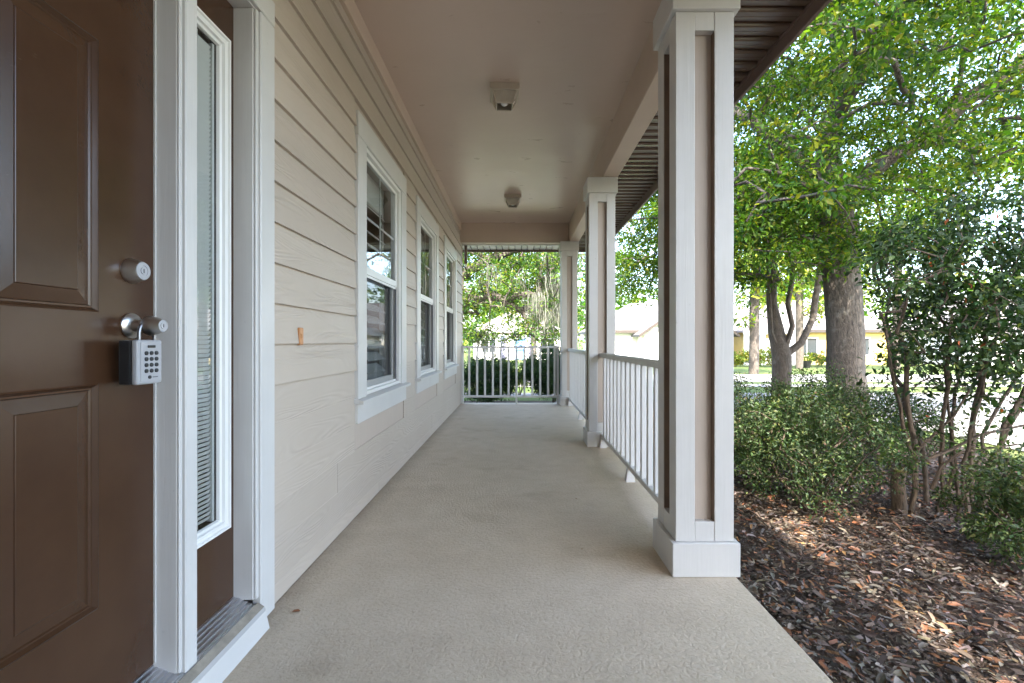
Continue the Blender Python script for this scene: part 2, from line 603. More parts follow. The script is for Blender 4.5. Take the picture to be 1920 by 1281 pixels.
LEAF_T = {
    'diamond': (np.array([(0, 0, 0), (0.45, 0.5, 0.12), (1, 0, 0), (0.45, -0.5, 0.12)]), np.array([(0, 2, 1), (0, 3, 2)])),
    'leaf': (np.array([(0, 0, 0), (0.5, 0, -0.05), (1, 0, -0.22), (0.25, 0.40, 0.06), (0.62, 0.42, 0.02), (0.25, -0.40, 0.06), (0.62, -0.42, 0.02)]),
             np.array([(0, 1, 3), (1, 4, 3), (1, 2, 4), (0, 5, 1), (1, 5, 6), (1, 6, 2)])),
    'chip': (np.array([(0, -0.42, 0), (1, -0.5, 0.05), (0.93, 0.5, 0.08), (0.06, 0.46, 0.05)]), np.array([(0, 1, 2), (0, 2, 3)])),
}
def leaves_np(pos, d, nrm, length, width, cols, shape='diamond'):
    T, F = LEAF_T[shape]
    d = unit(d)
    nrm = nrm - (nrm * d).sum(1, keepdims=True) * d
    nrm = unit(nrm)
    s = np.cross(nrm, d)
    L, W = length[:, None, None], width[:, None, None]
    V = pos[:, None, :] + T[None, :, 0:1] * L * d[:, None, :] + T[None, :, 1:2] * W * s[:, None, :] + T[None, :, 2:3] * L * nrm[:, None, :]
    k = len(T)
    FF = (np.arange(len(pos)) * k)[:, None, None] + F[None]
    return V.reshape(-1, 3), FF.reshape(-1, 3), np.repeat(cols, k, axis=0)

def pick_cols(n, palette, weights, jit=0.18):
    p = np.array(palette)
    w = np.array(weights, float)
    idx = rng.choice(len(p), n, p=w / w.sum())
    return p[idx] * (1 + rng.normal(0, jit, (n, 1))).clip(0.4, 1.8) * (1 + rng.normal(0, 0.05, (n, 3)))

def rand_unit(n):
    return unit(rng.normal(size=(n, 3)))

# ------------------------------------------------------------------ ground
def zg(y):
    y = np.asarray(y, float)
    return np.interp(y, [6.0, 38.0], [-0.13, -0.85])

def sheet(name, poly_rows, mat, dz, kind='structure', thick=0.0):
    """rows of (y, x0, x1) make a strip lying on the ground"""
    verts, faces = [], []
    for y, x0, x1 in poly_rows:
        verts += [(x0, y, float(zg(y)) + dz), (x1, y, float(zg(y)) + dz)]
    for i in range(len(poly_rows) - 1):
        faces.append((2 * i, 2 * i + 1, 2 * i + 3, 2 * i + 2))
    me = bpy.data.meshes.new(name)
    me.from_pydata(verts, [], faces)
    o = link_mesh(name, me, mat)
    return tag(o, kind=kind)

sheet('ground', [(-400, -500, 500), (6, -500, 500), (38, -500, 500), (900, -500, 500)], 'lawn', 0)
sheet('mulch_bed', [(-5, 0.90, 5.0), (6, 0.90, 4.7), (7.0, 0.9, 4.55), (8.4, 0.9, 3.9), (9.3, -3.0, 2.2)], 'mulch', 0.006)
sheet('driveway', [(-8, 5.15, 15), (5.0, 5.15, 15), (6.0, 5.1, 15), (7.2, 5.0, 15), (8.3, 4.5, 15), (9.4, 2.9, 15.5), (9.9, 1.5, 16), (11.0, -3, 17)], 'concrete', 0.012)
sheet('street', [(15.0, -200, 200), (20.0, -200, 200)], 'asphalt', 0.008)
sheet('pavement', [(12.9, -200, 200), (14.0, -200, 200)], 'concrete', 0.012)

# ------------------------------------------------------------------ porch shell
WX = -0.92
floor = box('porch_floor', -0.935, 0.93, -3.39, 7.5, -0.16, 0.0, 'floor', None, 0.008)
tag(floor, kind='structure')

ceil_ = box('porch_ceiling', -0.93, 0.803, -6.0, 7.26, 2.873, 2.93, 'ceiling')
tag(ceil_, kind='structure')
bm_side = box('porch_beam', 0.80, 0.944, -6.0, 7.40, 2.56, 2.96, 'taupe_y', None, 0.004)
tag(bm_side, kind='structure')
bm_back = box('porch_end_beam', -0.93, 0.797, 7.25, 7.398, 2.562, 2.958, 'taupe_y', None, 0.004)
tag(bm_back, kind='structure')
box('drip_strip', -0.93, 0.797, 7.401, 7.42, 2.553, 2.60, 'white_y', bm_back)

# roof over house and porch, fascia, soffit slats
roof = prism('house_roof', [(1.42, 2.74), (-4.5, 5.6), (-10.5, 2.75), (-10.5, 2.68), (-4.5, 5.5), (1.42, 2.66)], 'y', -6.0, 8.06, 'roofing')
tag(roof, kind='structure')
fas = box('fascia_board', 1.382, 1.404, -6.0, 8.04, 2.525, 2.70, 'fascia', roof, 0.003)
box('fascia_lip', 1.376, 1.3815, -6.0, 8.0, 2.588, 2.602, 'fascia', roof)
box('end_fascia_board', -1.6, 1.381, 8.0, 8.02, 2.56, 2.70, 'fascia', roof, 0.003)
box('soffit_backing', 0.945, 1.38, -6.0, 8.0, 2.648, 2.655, 'soffit', roof)
box('end_soffit_backing', -1.5, 0.944, 7.421, 7.999, 2.632, 2.64, 'fascia', roof)
sl_me = None
y = -1.0
while y < 7.95:
    if sl_me is None:
        o = prism('soffit_slat', [(y, 2.606), (y + 0.004, 2.597), (y + 0.012, 2.595), (y + 0.048, 2.600), (y + 0.050, 2.604), (y + 0.053, 2.600), (y + 0.093, 2.607), (y + 0.096, 2.614), (y + 0.096, 2.620), (y, 2.620)], 'x', 0.9455, 1.3755, 'soffit', roof)
        sl_me, y0s = o.data, y
    else:
        o = bpy.data.objects.new('soffit_slat', sl_me)
        C.objects.link(o)
        o.parent = roof
        o.location = (0, y - y0s, 0)
    y += 0.107
es_me = None
x = -1.45
while x < 0.80:
    if es_me is None:
        o = prism('soffit_slat', [(x, 2.613), (x + 0.010, 2.601), (x + 0.097, 2.597), (x + 0.102, 2.612), (x + 0.102, 2.625), (x, 2.625)], 'y', 7.421, 7.996, 'soffit_white', roof)
        es_me, x0s = o.data, x
    else:
        o = bpy.data.objects.new('soffit_slat', es_me)
        C.objects.link(o)
        o.parent = roof
        o.location = (x - x0s, 0, 0)
    x += 0.107

# ------------------------------------------------------------------ house wall: core with openings, siding boards
WIN = [(2.594, 3.709), (4.11, 5.225), (5.64, 6.755)]
WZ0, WZ1 = 0.532, 2.312
DOOR = (0.20, 1.697, 2.248)
wall = bpy.data.objects.new('house_wall', None)
C.objects.link(wall)
BASE[wall] = Vector((0, 0, 0))
tag(wall, kind='structure')
def core_piece(y0, y1, z0, z1):
    box('wall_core', -1.08, -0.934, y0, y1, z0, z1, 'taupe', wall)
core_piece(-6, 0.25, -0.16, 2.95)
core_piece(0.25, 1.64, 2.20, 2.95)
cut = 1.64
for a, b in WIN:
    core_piece(cut, a + 0.12, -0.16, 2.95)
    core_piece(a + 0.12, b - 0.12, -0.16, 0.69)
    core_piece(a + 0.12, b - 0.12, 2.18, 2.95)
    cut = b - 0.12
core_piece(cut, 7.49, -0.16, 2.95)
box('end_wall_core', -9.5, -0.934, 7.36, 7.489, -0.16, 2.95, 'taupe', wall)
box('rear_wall_core', -9.6, -9.5, -6, 7.49, -0.16, 2.95, 'taupe', wall)
# unseen wall and roof added behind the camera to cut light on the columns
gw = box('added_shade_wall', -9.5, 3.2, -6.2, -3.4, -0.16, 2.75, 'taupe', None)
tag(gw, kind='structure')
gr_ = prism('added_shade_roof', [(-6.7, 2.56), (-3.0, 2.56), (-3.0, 2.72), (-4.8, 3.6), (-6.7, 2.72)], 'x', 1.43, 3.6, 'roofing')
tag(gr_, kind='structure')
# inside of the house
inn = box('interior_floor', -9.5, -1.081, -6, 7.35, -0.05, 0.09, 'room_dark', None)
tag(inn, kind='structure')
inw = box('interior_wall', -4.2, -4.1, -6, 7.35, 0.1, 2.7, 'room', None)
tag(inw, kind='structure')
inc = box('interior_ceiling', -9.5, -1.081, -6, 7.35, 2.71, 2.8, 'room', None)
tag(inc, kind='structure')

EXPO = 0.1535
def board(y0, y1, zb, zt):
    th = 0.022 if zb > 0.75 else 0.0135 if zb > 0.5 else 0.008
    tw = (zb + EXPO - zt) / EXPO
    prof = [(-0.9335, zb), (-0.9345 + th + 0.001, zb), (-0.9345 + th, zb + 0.002), (-0.9315 + 0.004, zt), (-0.9335, zt)]
    prism('siding_board', prof, 'y', y0, y1, 'siding', wall)
z = 1.912 - EXPO * 13
joints = [3.05, 4.9, 2.35, 5.5, 3.9, 2.9, 5.0, 4.4]
ci = 0
while z < 2.76:
    zt = min(z + EXPO + 0.006, 2.775)
    zb = max(z, 0.004)
    spans = [[1.699, 7.488]]
    if zb > DOOR[2] - 0.02:
        spans = [[-1.0, 7.488]]
    else:
        spans.append([-1.0, DOOR[0] - 0.001])
    for a, b in WIN:
        if zt > WZ0 + 0.002 and zb < WZ1 - 0.004:
            new = []
            for s in spans:
                if s[0] < a and s[1] > b:
                    new += [[s[0], a - 0.002], [b + 0.002, s[1]]]
                else:
                    new.append(s)
            spans = new
    for s in spans:
        if s[1] - s[0] > 4:
            j = joints[ci % len(joints)]
            board(s[0], j - 0.001, zb, zt)
            board(j + 0.001, s[1], zb, zt)
        else:
            board(s[0], s[1], zb, zt)
    z += EXPO
    ci += 1
box('frieze_board', -0.9335, -0.900, -1.0, 7.248, 2.757, 2.8725, 'taupe_y', wall, 0.003)
box('corner_board', -0.9335, -0.914, 7.4885, 7.515, 0.0, 2.85, 'taupe', wall, 0.002)

# dark downspout end under the end eave
dsp = thing('downspout', (-0.86, 7.62, 2.30), 'short dark brown downspout end hanging at the wall corner under the eave', 'downspout')
box('pipe', -0.895, -0.85, 7.58, 7.64, 2.34, 2.60, 'fascia', dsp, 0.006)
prism('outlet', [(7.58, 2.3395), (7.64, 2.3395), (7.66, 2.29), (7.59, 2.285)], 'x', -0.894, -0.851, 'fascia', dsp)

# ------------------------------------------------------------------ entry: frame, door, sidelight
DX = -0.985
fr = thing('door_frame', (-0.93, 0.95, 0.0), 'white painted wood door frame around the brown door and narrow sidelight', 'door frame')
box('casing', -0.9335, -0.90, 1.606, 1.697, 0.012, 2.158, 'white', fr, 0.004)
box('casing', -0.9335, -0.90, 0.20, 0.29, 0.012, 2.158, 'white', fr, 0.004)
box('head_casing', -0.9335, -0.899, 0.20, 1.697, 2.160, 2.25, 'white_y', fr, 0.004)
box('jamb', -1.06, -0.918, 1.586, 1.604, 0.105, 2.155, 'white', fr, 0.002)
box('jamb_bead', -0.9175, -0.908, 1.590, 1.6055, 0.105, 2.155, 'white', fr, 0.003)
box('jamb', -1.06, -0.918, 0.291, 0.318, 0.105, 2.155, 'white', fr, 0.002)
box('head_jamb', -1.06, -0.916, 0.291, 1.604, 2.1555, 2.1595, 'white_y', fr)
box('mullion', -1.05, -0.926, 1.2435, 1.303, 0.098, 2.155, 'white', fr, 0.002)
box('mullion_bead', -0.9255, -0.918, 1.2435, 1.2555, 0.098, 2.155, 'white', fr, 0.003)
box('mullion_face', -0.9255, -0.911, 1.257, 1.303, 0.090, 2.155, 'white', fr, 0.003)
box('weatherstrip', -1.0, -0.981, 1.2385, 1.243, 0.13, 2.15, 'white', fr)
# threshold: grooved aluminium, wood nosing and painted riser
thr = [(-1.05, 0.10)]
xs = -1.05
prof = [(-1.06, 0.06), (-1.06, 0.128), (-1.0, 0.128)]
for k in range(6):
    xx = -0.998 + k * 0.0135
    zz = 0.124 - k * 0.0052
    prof += [(xx, zz), (xx + 0.009, zz - 0.0015), (xx + 0.0095, zz - 0.006), (xx + 0.0125, zz - 0.0075)]
prof += [(-0.912, 0.092), (-0.912, 0.06)]
prism('threshold', prof, 'y', 0.319, 1.585, 'alu', fr)
M['worn_wood'] = plain('weathered_wood_nosing', (0.27, 0.235, 0.185), 0.8, 0.25, 25, 0.5)
prism('nosing', [(-0.933, 0.03), (-0.933, 0.0595), (-0.913, 0.0595), (-0.911, 0.088), (-0.889, 0.074), (-0.889, 0.03)], 'y', 0.30, 1.6045, 'worn_wood', fr)
bmr = bmesh.new()
v0 = [bmr.verts.new(p) for p in ((-0.8885, 0.30, 0.001), (-0.868, 0.30, 0.001), (-0.868, 1.600, 0.001), (-0.8885, 1.625, 0.001),
                                (-0.8885, 0.30, 0.0735), (-0.876, 0.30, 0.068), (-0.876, 1.590, 0.068), (-0.8885, 1.606, 0.0735))]
for f in ((3, 2, 1, 0), (4, 5, 6, 7), (0, 1, 5, 4), (1, 2, 6, 5), (2, 3, 7, 6), (3, 0, 4, 7)):
    bmr.faces.new([v0[i] for i in f])
me = bpy.data.meshes.new('riser')
bmr.to_mesh(me)
bmr.free()
link_mesh('riser', me, 'white_y', fr)

def panel_mesh(x, y0, y1, z0, z1, rings, cap=True):
    """nested rectangular rings on a plane facing +X: rings = (inset, height)"""
    verts, faces = [], []
    for ins, h in rings:
        verts += [(x + h, y0 + ins, z0 + ins), (x + h, y1 - ins, z0 + ins), (x + h, y1 - ins, z1 - ins), (x + h, y0 + ins, z1 - ins)]
    for i in range(len(rings) - 1):
        for k in range(4):
            k2 = (k + 1) % 4
            faces.append((i * 4 + k, i * 4 + k2, i * 4 + 4 + k2, i * 4 + 4 + k))
    if cap:
        n = (len(rings) - 1) * 4
        faces.append((n, n + 1, n + 2, n + 3))
    me = bpy.data.meshes.new('panel')
    me.from_pydata(verts, [], faces)
    return me

door = thing('front_door', (DX, 0.78, 0.135), 'dark brown six-panel front door with deadbolt and knob', 'door')
ycut = [0.322, 0.49, 0.714, 0.852, 1.076, 1.2375]
zcut = [0.130, 0.374, 0.902, 1.069, 1.707, 1.80, 1.99, 2.150]
bmd = bmesh.new()
for i in range(5):
    for j in range(7):
        if i in (1, 3) and j in (1, 3, 5):
            continue
        q = [bmd.verts.new(p) for p in ((DX, ycut[i], zcut[j]), (DX, ycut[i + 1], zcut[j]), (DX, ycut[i + 1], zcut[j + 1]), (DX, ycut[i], zcut[j + 1]))]
        bmd.faces.new(q)
bmesh.ops.remove_doubles(bmd, verts=bmd.verts[:], dist=1e-5)
# edges and back of the slab
Y0, Y1, Z0, Z1, XB = ycut[0], ycut[-1], zcut[0], zcut[-1], DX - 0.044
for q in (((DX, Y1, Z0), (XB, Y1, Z0), (XB, Y1, Z1), (DX, Y1, Z1)), ((DX, Y0, Z0), (DX, Y0, Z1), (XB, Y0, Z1), (XB, Y0, Z0)),
          ((DX, Y0, Z0), (XB, Y0, Z0), (XB, Y1, Z0), (DX, Y1, Z0)), ((DX, Y0, Z1), (DX, Y1, Z1), (XB, Y1, Z1), (XB, Y0, Z1)),
          ((XB, Y0, Z0), (XB, Y0, Z1), (XB, Y1, Z1), (XB, Y1, Z0))):
    bmd.faces.new([bmd.verts.new(p) for p in q])
me = bpy.data.meshes.new('slab')
bmd.to_mesh(me)
bmd.free()
link_mesh('slab', me, 'door', door)
RINGS = [(0, 0), (0.003, 0.0015), (0.006, -0.002), (0.010, -0.0065), (0.0135, -0.0065), (0.0165, -0.0095), (0.0465, -0.0045), (0.0475, -0.0025), (0.049, -0.002), (0.051, -0.002)]
for i in (1, 3):
    for j in (1, 3, 5):
        link_mesh('door_panel', panel_mesh(DX, ycut[i], ycut[i + 1], zcut[j], zcut[j + 1], RINGS), 'door', door)
KY = 1.165
db = lathe('deadbolt', (DX, KY, 1.179), (1, 0, 0), [(0.0005, 0.0), (0.0005, 0.031), (0.004, 0.0315), (0.007, 0.0305), (0.028, 0.0245), (0.032, 0.0225)], 'nickel', door)
lathe('cylinder_face', (DX, KY, 1.179), (1, 0, 0), [(0.032, 0.0225), (0.0335, 0.0215), (0.0335, 0.014), (0.032, 0.0135), (0.032, 0.0085), (0.034, 0.008), (0.034, 0.0)], 'silver_plastic', db)
box('keyhole', DX + 0.0341, DX + 0.0346, KY - 0.0012, KY + 0.0012, 1.174, 1.184, 'black_plastic', db)
kn = lathe('door_knob', (DX, KY, 1.04), (1, 0, 0), [(0.0005, 0.0), (0.0005, 0.031), (0.005, 0.032), (0.010, 0.027), (0.013, 0.016), (0.034, 0.0125), (0.037, 0.019), (0.046, 0.0245), (0.055, 0.025), (0.066, 0.022), (0.080, 0.0165), (0.083, 0.0155)], 'nickel', door)
lathe('cylinder_face', (DX, KY, 1.04), (1, 0, 0), [(0.083, 0.0155), (0.0835, 0.0145), (0.0825, 0.0135), (0.0825, 0.0085), (0.084, 0.008), (0.084, 0.0)], 'silver_plastic', kn)
box('keyhole', DX + 0.0841, DX + 0.0846, KY - 0.001, KY + 0.001, 1.036, 1.044, 'black_plastic', kn)

lb = thing('key_lock_box', (-0.93, 1.135, 0.895), 'grey and black push-button key lock box hanging from the door knob', 'lock box')
box('back_case', -0.956, -0.9275, 1.095, 1.174, 0.896, 1.003, 'black_plastic', lb, 0.005, seg=2)
bz = box('front_cover', -0.9272, -0.910, 1.096, 1.173, 0.895, 1.004, 'silver_plastic', lb, 0.007, seg=3)
box('face_plate', -0.9098, -0.9085, 1.104, 1.1665, 0.903, 0.998, 'silver_plastic', lb, 0.0005)
for r in range(4):
    for c in range(3):
        lathe('button', (-0.9085, 1.1195 + c * 0.0155, 0.9715 - r * 0.0145), (1, 0, 0), [(0, 0.0052), (0.0025, 0.0048), (0.0034, 0.0035), (0.0036, 0)], 'black_plastic', lb, 14)
box('slide_switch', -0.9083, -0.9055, 1.123, 1.146, 0.9845, 0.991, 'black_plastic', lb, 0.001)
lathe('button', (-0.9085, 1.1295, 0.9125), (1, 0, 0), [(0, 0.0045), (0.0025, 0.0042), (0.0034, 0.003), (0.0036, 0)], 'black_plastic', lb, 14)
box('maker_mark', -0.9083, -0.9079, 1.139, 1.1555, 0.9108, 0.9132, 'grey_print', lb)
sp = []
for t in np.linspace(0, 1, 17):
    a = math.pi * t
    sp.append((-0.945 + 0.006, 1.135 + 0.033 * 0 + 0.030 - 0.024 * math.cos(a) - 0.006, 1.002 + 0.048 * math.sin(a) ** 0.6))
v, f = tube_np(np.array([(p[0], p[1], p[2]) for p in sp]), np.full(len(sp), 0.0042), 10)
link_mesh('shackle', np_mesh('shackle', v, f), 'steel', lb, None, True)

side = thing('sidelight', (DX, 1.445, 0.10), 'narrow brown sidelight panel with tall white-framed glass beside the door', 'window')
SG = (1.312, 1.5475, 0.370, 2.015)     # frame outer y0,y1,z0,z1
gy0, gy1, gz0, gz1 = SG[0] + 0.044, SG[1] - 0.044, SG[2] + 0.044, SG[3] - 0.044
bms = bmesh.new()
for (a, b, c, d) in ((1.3035, 1.5855, 0.115, gz0 - 0.02), (1.3035, 1.5855, gz1 + 0.02, 2.154), (1.3035, gy0 - 0.02, gz0 - 0.02, gz1 + 0.02), (gy1 + 0.02, 1.5855, gz0 - 0.02, gz1 + 0.02)):
    bm_box(bms, DX - 0.04, DX, a, b, c, d)
me = bpy.data.meshes.new('slab')
bms.to_mesh(me)
bms.free()
link_mesh('slab', me, 'door', side)
link_mesh('glass_frame', panel_mesh(DX, SG[0], SG[1], SG[2], SG[3], [(0, 0.0005), (0.001, 0.012), (0.006, 0.020), (0.012, 0.020), (0.015, 0.014), (0.023, 0.0125), (0.026, 0.016), (0.032, 0.0155), (0.035, 0.008), (0.042, 0.004), (0.044, -0.006)], False), 'vinyl', side)
link_mesh('pane', panel_mesh(DX - 0.004, gy0, gy1, gz0, gz1, [(0, 0)]), 'glass', side)
bl = bpy.data.objects.new('mini_blind', None)
C.objects.link(bl)
bl.parent = side
BASE[bl] = BASE[side]
nsl = 108
for k in range(nsl):
    zz = gz0 + 0.008 + k * (gz1 - gz0 - 0.02) / nsl
    o = prism('blind_slat', [(DX - 0.0235, zz), (DX - 0.0160, zz + 0.0130), (DX - 0.0152, zz + 0.0130), (DX - 0.0227, zz)], 'y', gy0 + 0.012, gy1 - 0.012, 'vinyl', bl)
box('side_channel', DX - 0.03, DX - 0.012, gy1 - 0.010, gy1 - 0.001, gz0, gz1, 'vinyl', side)
box('blind_cord', DX - 0.0125, DX - 0.0115, 1.424, 1.4255, gz0, gz1, 'vinyl', side)
box('dark_backing', DX - 0.20, DX - 0.19, 1.25, 1.64, 0.1, 2.19, 'room_dark', side)  # plain dark sheet standing behind the blind

bell = thing('doorbell', (-0.92, 1.924, 1.0), 'small amber brown doorbell plate on the siding beside the door', 'doorbell')
box('plate', -0.9215, -0.908, 1.907, 1.940, 0.986, 1.058, 'bell', bell, 0.003)
box('button', -0.9079, -0.905, 1.917, 1.930, 1.012, 1.032, 'bell', bell, 0.0012)
box('mount', -0.9225, -0.9155, 1.912, 1.935, 0.990, 1.054, 'worn_wood', bell)

# ------------------------------------------------------------------ windows
def make_window(y0, y1, label, shutters):
    t = thing('sash_window', (-0.92, (y0 + y1) / 2, WZ0), label, 'window', 'double-hung windows along the porch wall')
    cw = 0.145
    box('side_casing', -0.9335, -0.904, y0, y0 + cw, 0.672, 2.172, 'white', t, 0.003)
    box('side_casing', -0.9335, -0.904, y1 - cw, y1, 0.672, 2.172, 'white', t, 0.003)
    box('head_casing', -0.9335, -0.903, y0, y1, 2.1735, WZ1, 'white_y', t, 0.003)
    box('apron', -0.9335, -0.906, y0, y1, WZ0, 0.6445, 'white_y', t, 0.003)
    prism('sill', [(-0.96, 0.646), (-0.96, 0.676), (-0.905, 0.671), (-0.872, 0.664), (-0.872, 0.646)], 'y', y0 - 0.012, y1 + 0.012, 'worn_wood' if False else 'white_y', t)
    a, b = y0 + cw + 0.001, y1 - cw - 0.001
    z0, z1 = 0.677, 2.172
    # frame
    box('frame', -0.985, -0.915, a, a + 0.028, z0, z1, 'vinyl', t, 0.002)
    box('frame', -0.985, -0.915, b - 0.028, b, z0, z1, 'vinyl', t, 0.002)
    box('frame', -0.985, -0.915, a + 0.0285, b - 0.0285, z1 - 0.025, z1, 'vinyl', t, 0.002)
    box('frame', -0.985, -0.918, a + 0.0285, b - 0.0285, z0, z0 + 0.022, 'vinyl', t, 0.002)
    ya, yb = a + 0.029, b - 0.029
    zm = 1.435
    def sash(nm, x, za, zb, rail_b, rail_t, grille):
        s = bpy.data.objects.new(nm, None)
        C.objects.link(s)
        s.parent = t
        BASE[s] = BASE[t]
        w = 0.022
        box('stile', x - 0.022, x, ya, ya + w, za, zb, 'vinyl', s, 0.002)
        box('stile', x - 0.022, x, yb - w, yb, za, zb, 'vinyl', s, 0.002)
        box('bottom_rail', x - 0.022, x + 0.003, ya + w + .0005, yb - w - .0005, za, za + rail_b, 'vinyl', s, 0.002)
        box('top_rail', x - 0.022, x - 0.001, ya + w + .0005, yb - w - .0005, zb - rail_t, zb, 'vinyl', s, 0.002)
        link_mesh('pane', panel_mesh(x - 0.010, ya + w, yb - w, za + rail_b, zb - rail_t, [(0, 0)]), 'glass', s)
        if grille:
            ym = (ya + yb) / 2
            zh = za + (zb - za) * 0.5
            box('muntin', x - 0.0165, x - 0.0115, ym - 0.008, ym + 0.008, za + rail_b, zb - rail_t, 'vinyl', s)
            box('muntin', x - 0.0185, x - 0.017, ya + w, yb - w, zh - 0.008, zh + 0.008, 'vinyl', s)
    sash('upper_sash', -0.938, zm - 0.02, z1 - 0.0255, 0.045, 0.022, True)
    sash('lower_sash', -0.962, z0 + 0.0225, zm + 0.02, 0.05, 0.03, False)
    sc_ = bpy.data.objects.new('insect_screen', None)
    C.objects.link(sc_)
    sc_.parent = t
    BASE[sc_] = BASE[t]
    link_mesh('mesh', panel_mesh(-0.944, ya + 0.016, yb - 0.016, z0 + 0.038, zm - 0.036, [(0, 0)]), 'screen', sc_)
    box('screen_frame', -0.948, -0.940, ya + 0.001, ya + 0.016, z0 + 0.023, zm - 0.021, 'vinyl', sc_)
    box('screen_frame', -0.948, -0.940, yb - 0.016, yb - 0.001, z0 + 0.023, zm - 0.021, 'grey_print', sc_)
    box('screen_frame', -0.948, -0.940, ya + 0.0165, yb - 0.0165, z0 + 0.023, z0 + 0.038, 'vinyl', sc_)
    box('screen_frame', -0.948, -0.940, ya + 0.0165, yb - 0.0165, zm - 0.036, zm - 0.0215, 'vinyl', sc_)
    # plantation shutter leaf inside, folded back against the near jamb
    for (s0, s1) in shutters:
        sh = bpy.data.objects.new('shutter', None)
        C.objects.link(sh)
        sh.parent = t
        BASE[sh] = BASE[t]
        box('shutter_stile', -1.075, -1.050, s0, s0 + 0.045, z0, z1, 'vinyl', sh, 0.003)
        box('shutter_stile', -1.075, -1.050, s1 - 0.045, s1, z0, z1, 'vinyl', sh, 0.003)
        box('shutter_rail', -1.075, -1.050, s0 + 0.0455, s1 - 0.0455, z1 - 0.20, z1, 'vinyl', sh, 0.003)
        box('shutter_rail', -1.075, -1.050, s0 + 0.0455, s1 - 0.0455, z0, z0 + 0.1, 'vinyl', sh, 0.003)
        zz = z0 + 0.12
        while zz < z1 - 0.22:
            prism('louver', [(-1.095, zz + 0.034), (-1.062, zz + 0.006), (-1.028, zz - 0.022), (-1.0265, zz - 0.017), (-1.060, zz + 0.014), (-1.0935, zz + 0.040)], 'y', s0 + 0.046, s1 - 0.046, 'vinyl', sh)
            zz += 0.088
    return t
make_window(*WIN[0], 'nearest double-hung porch window, white casing, louvered shutter inside, beside the doorbell', [(WIN[0][0] + 0.50, WIN[0][1] - 0.125)])
make_window(*WIN[1], 'middle double-hung porch window of three, white casing and dark screen', [(WIN[1][0] + 0.50, WIN[1][1] - 0.125)])
make_window(*WIN[2], 'farthest double-hung porch window, nearest the end railing', [(WIN[2][0] + 0.50, WIN[2][1] - 0.125)])

# ------------------------------------------------------------------ columns
def copy_tree(o, parent=None):
    c = o.copy()
    C.objects.link(c)
    c.parent = parent
    for ch in list(o.children):
        copy_tree(ch, c)
    return c
CX = 0.7975
COLY = [1.943 + 0.144, 4.343 + 0.144, 7.13 + 0.144]
def make_column(cy, label):
    t = thing('porch_column', (CX, cy, 0.0), label, 'column', 'square white porch columns')
    h, b = 0.1245, 0.144
    rec, st = 0.035, 0.0825
    box('plinth', CX - b, CX + b, cy - b, cy + b, 0.0005, 0.144, 'white', t, 0.0025)
    box('capital', CX - b, CX + b, cy - b, cy + b, 2.412, 2.558, 'white', t, 0.0025)
    z0, z1 = 0.1445, 2.4115
    box('core', CX - h + rec, CX + h - rec, cy - h + rec, cy + h - rec, z0, z1, 'taupe', t)
    for sx in (-1, 1):
        for sy in (-1, 1):
            xa, xb = sorted((CX + sx * h, CX + sx * (h - st)))
            ya, yb = sorted((cy + sy * h, cy + sy * (h - st)))
            box('corner_board', xa, xb, ya, yb, z0, z1, 'white', t, 0.002)
    g = h - st
    for (za, zb) in ((z0, 0.228), (2.332, z1)):
        for s in (-1, 1):
            ya, yb = sorted((cy + s * (h - 0.0015), cy + s * (h - rec + 0.0005)))
            box('rail_board', CX - g + .0005, CX + g - .0005, ya, yb, za, zb, 'white', t, 0.0012)
            xa, xb = sorted((CX + s * (h - 0.0015), CX + s * (h - rec + 0.0005)))
            box('rail_board', xa, xb, cy - g + .0005, cy + g - .0005, za, zb, 'white', t, 0.0012)
    # thin dark brown lining on the recess sides
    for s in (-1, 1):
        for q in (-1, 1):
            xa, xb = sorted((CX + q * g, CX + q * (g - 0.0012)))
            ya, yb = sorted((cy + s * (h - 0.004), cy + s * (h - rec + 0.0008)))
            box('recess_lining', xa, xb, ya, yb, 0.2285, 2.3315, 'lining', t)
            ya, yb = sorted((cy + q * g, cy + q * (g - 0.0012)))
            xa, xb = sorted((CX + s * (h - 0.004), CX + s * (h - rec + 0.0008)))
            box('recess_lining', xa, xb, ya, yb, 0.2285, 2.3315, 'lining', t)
    return t
col0 = make_column(COLY[0], 'nearest tall square white porch column with recessed taupe panels, by the mulch')
for cy, lab in ((COLY[1], 'middle square white porch column standing between the two side railings'), (COLY[2], 'farthest square white porch column at the corner of the end railing')):
    c = copy_tree(col0)
    c.location = (CX, cy, 0)
    c['label'] = lab

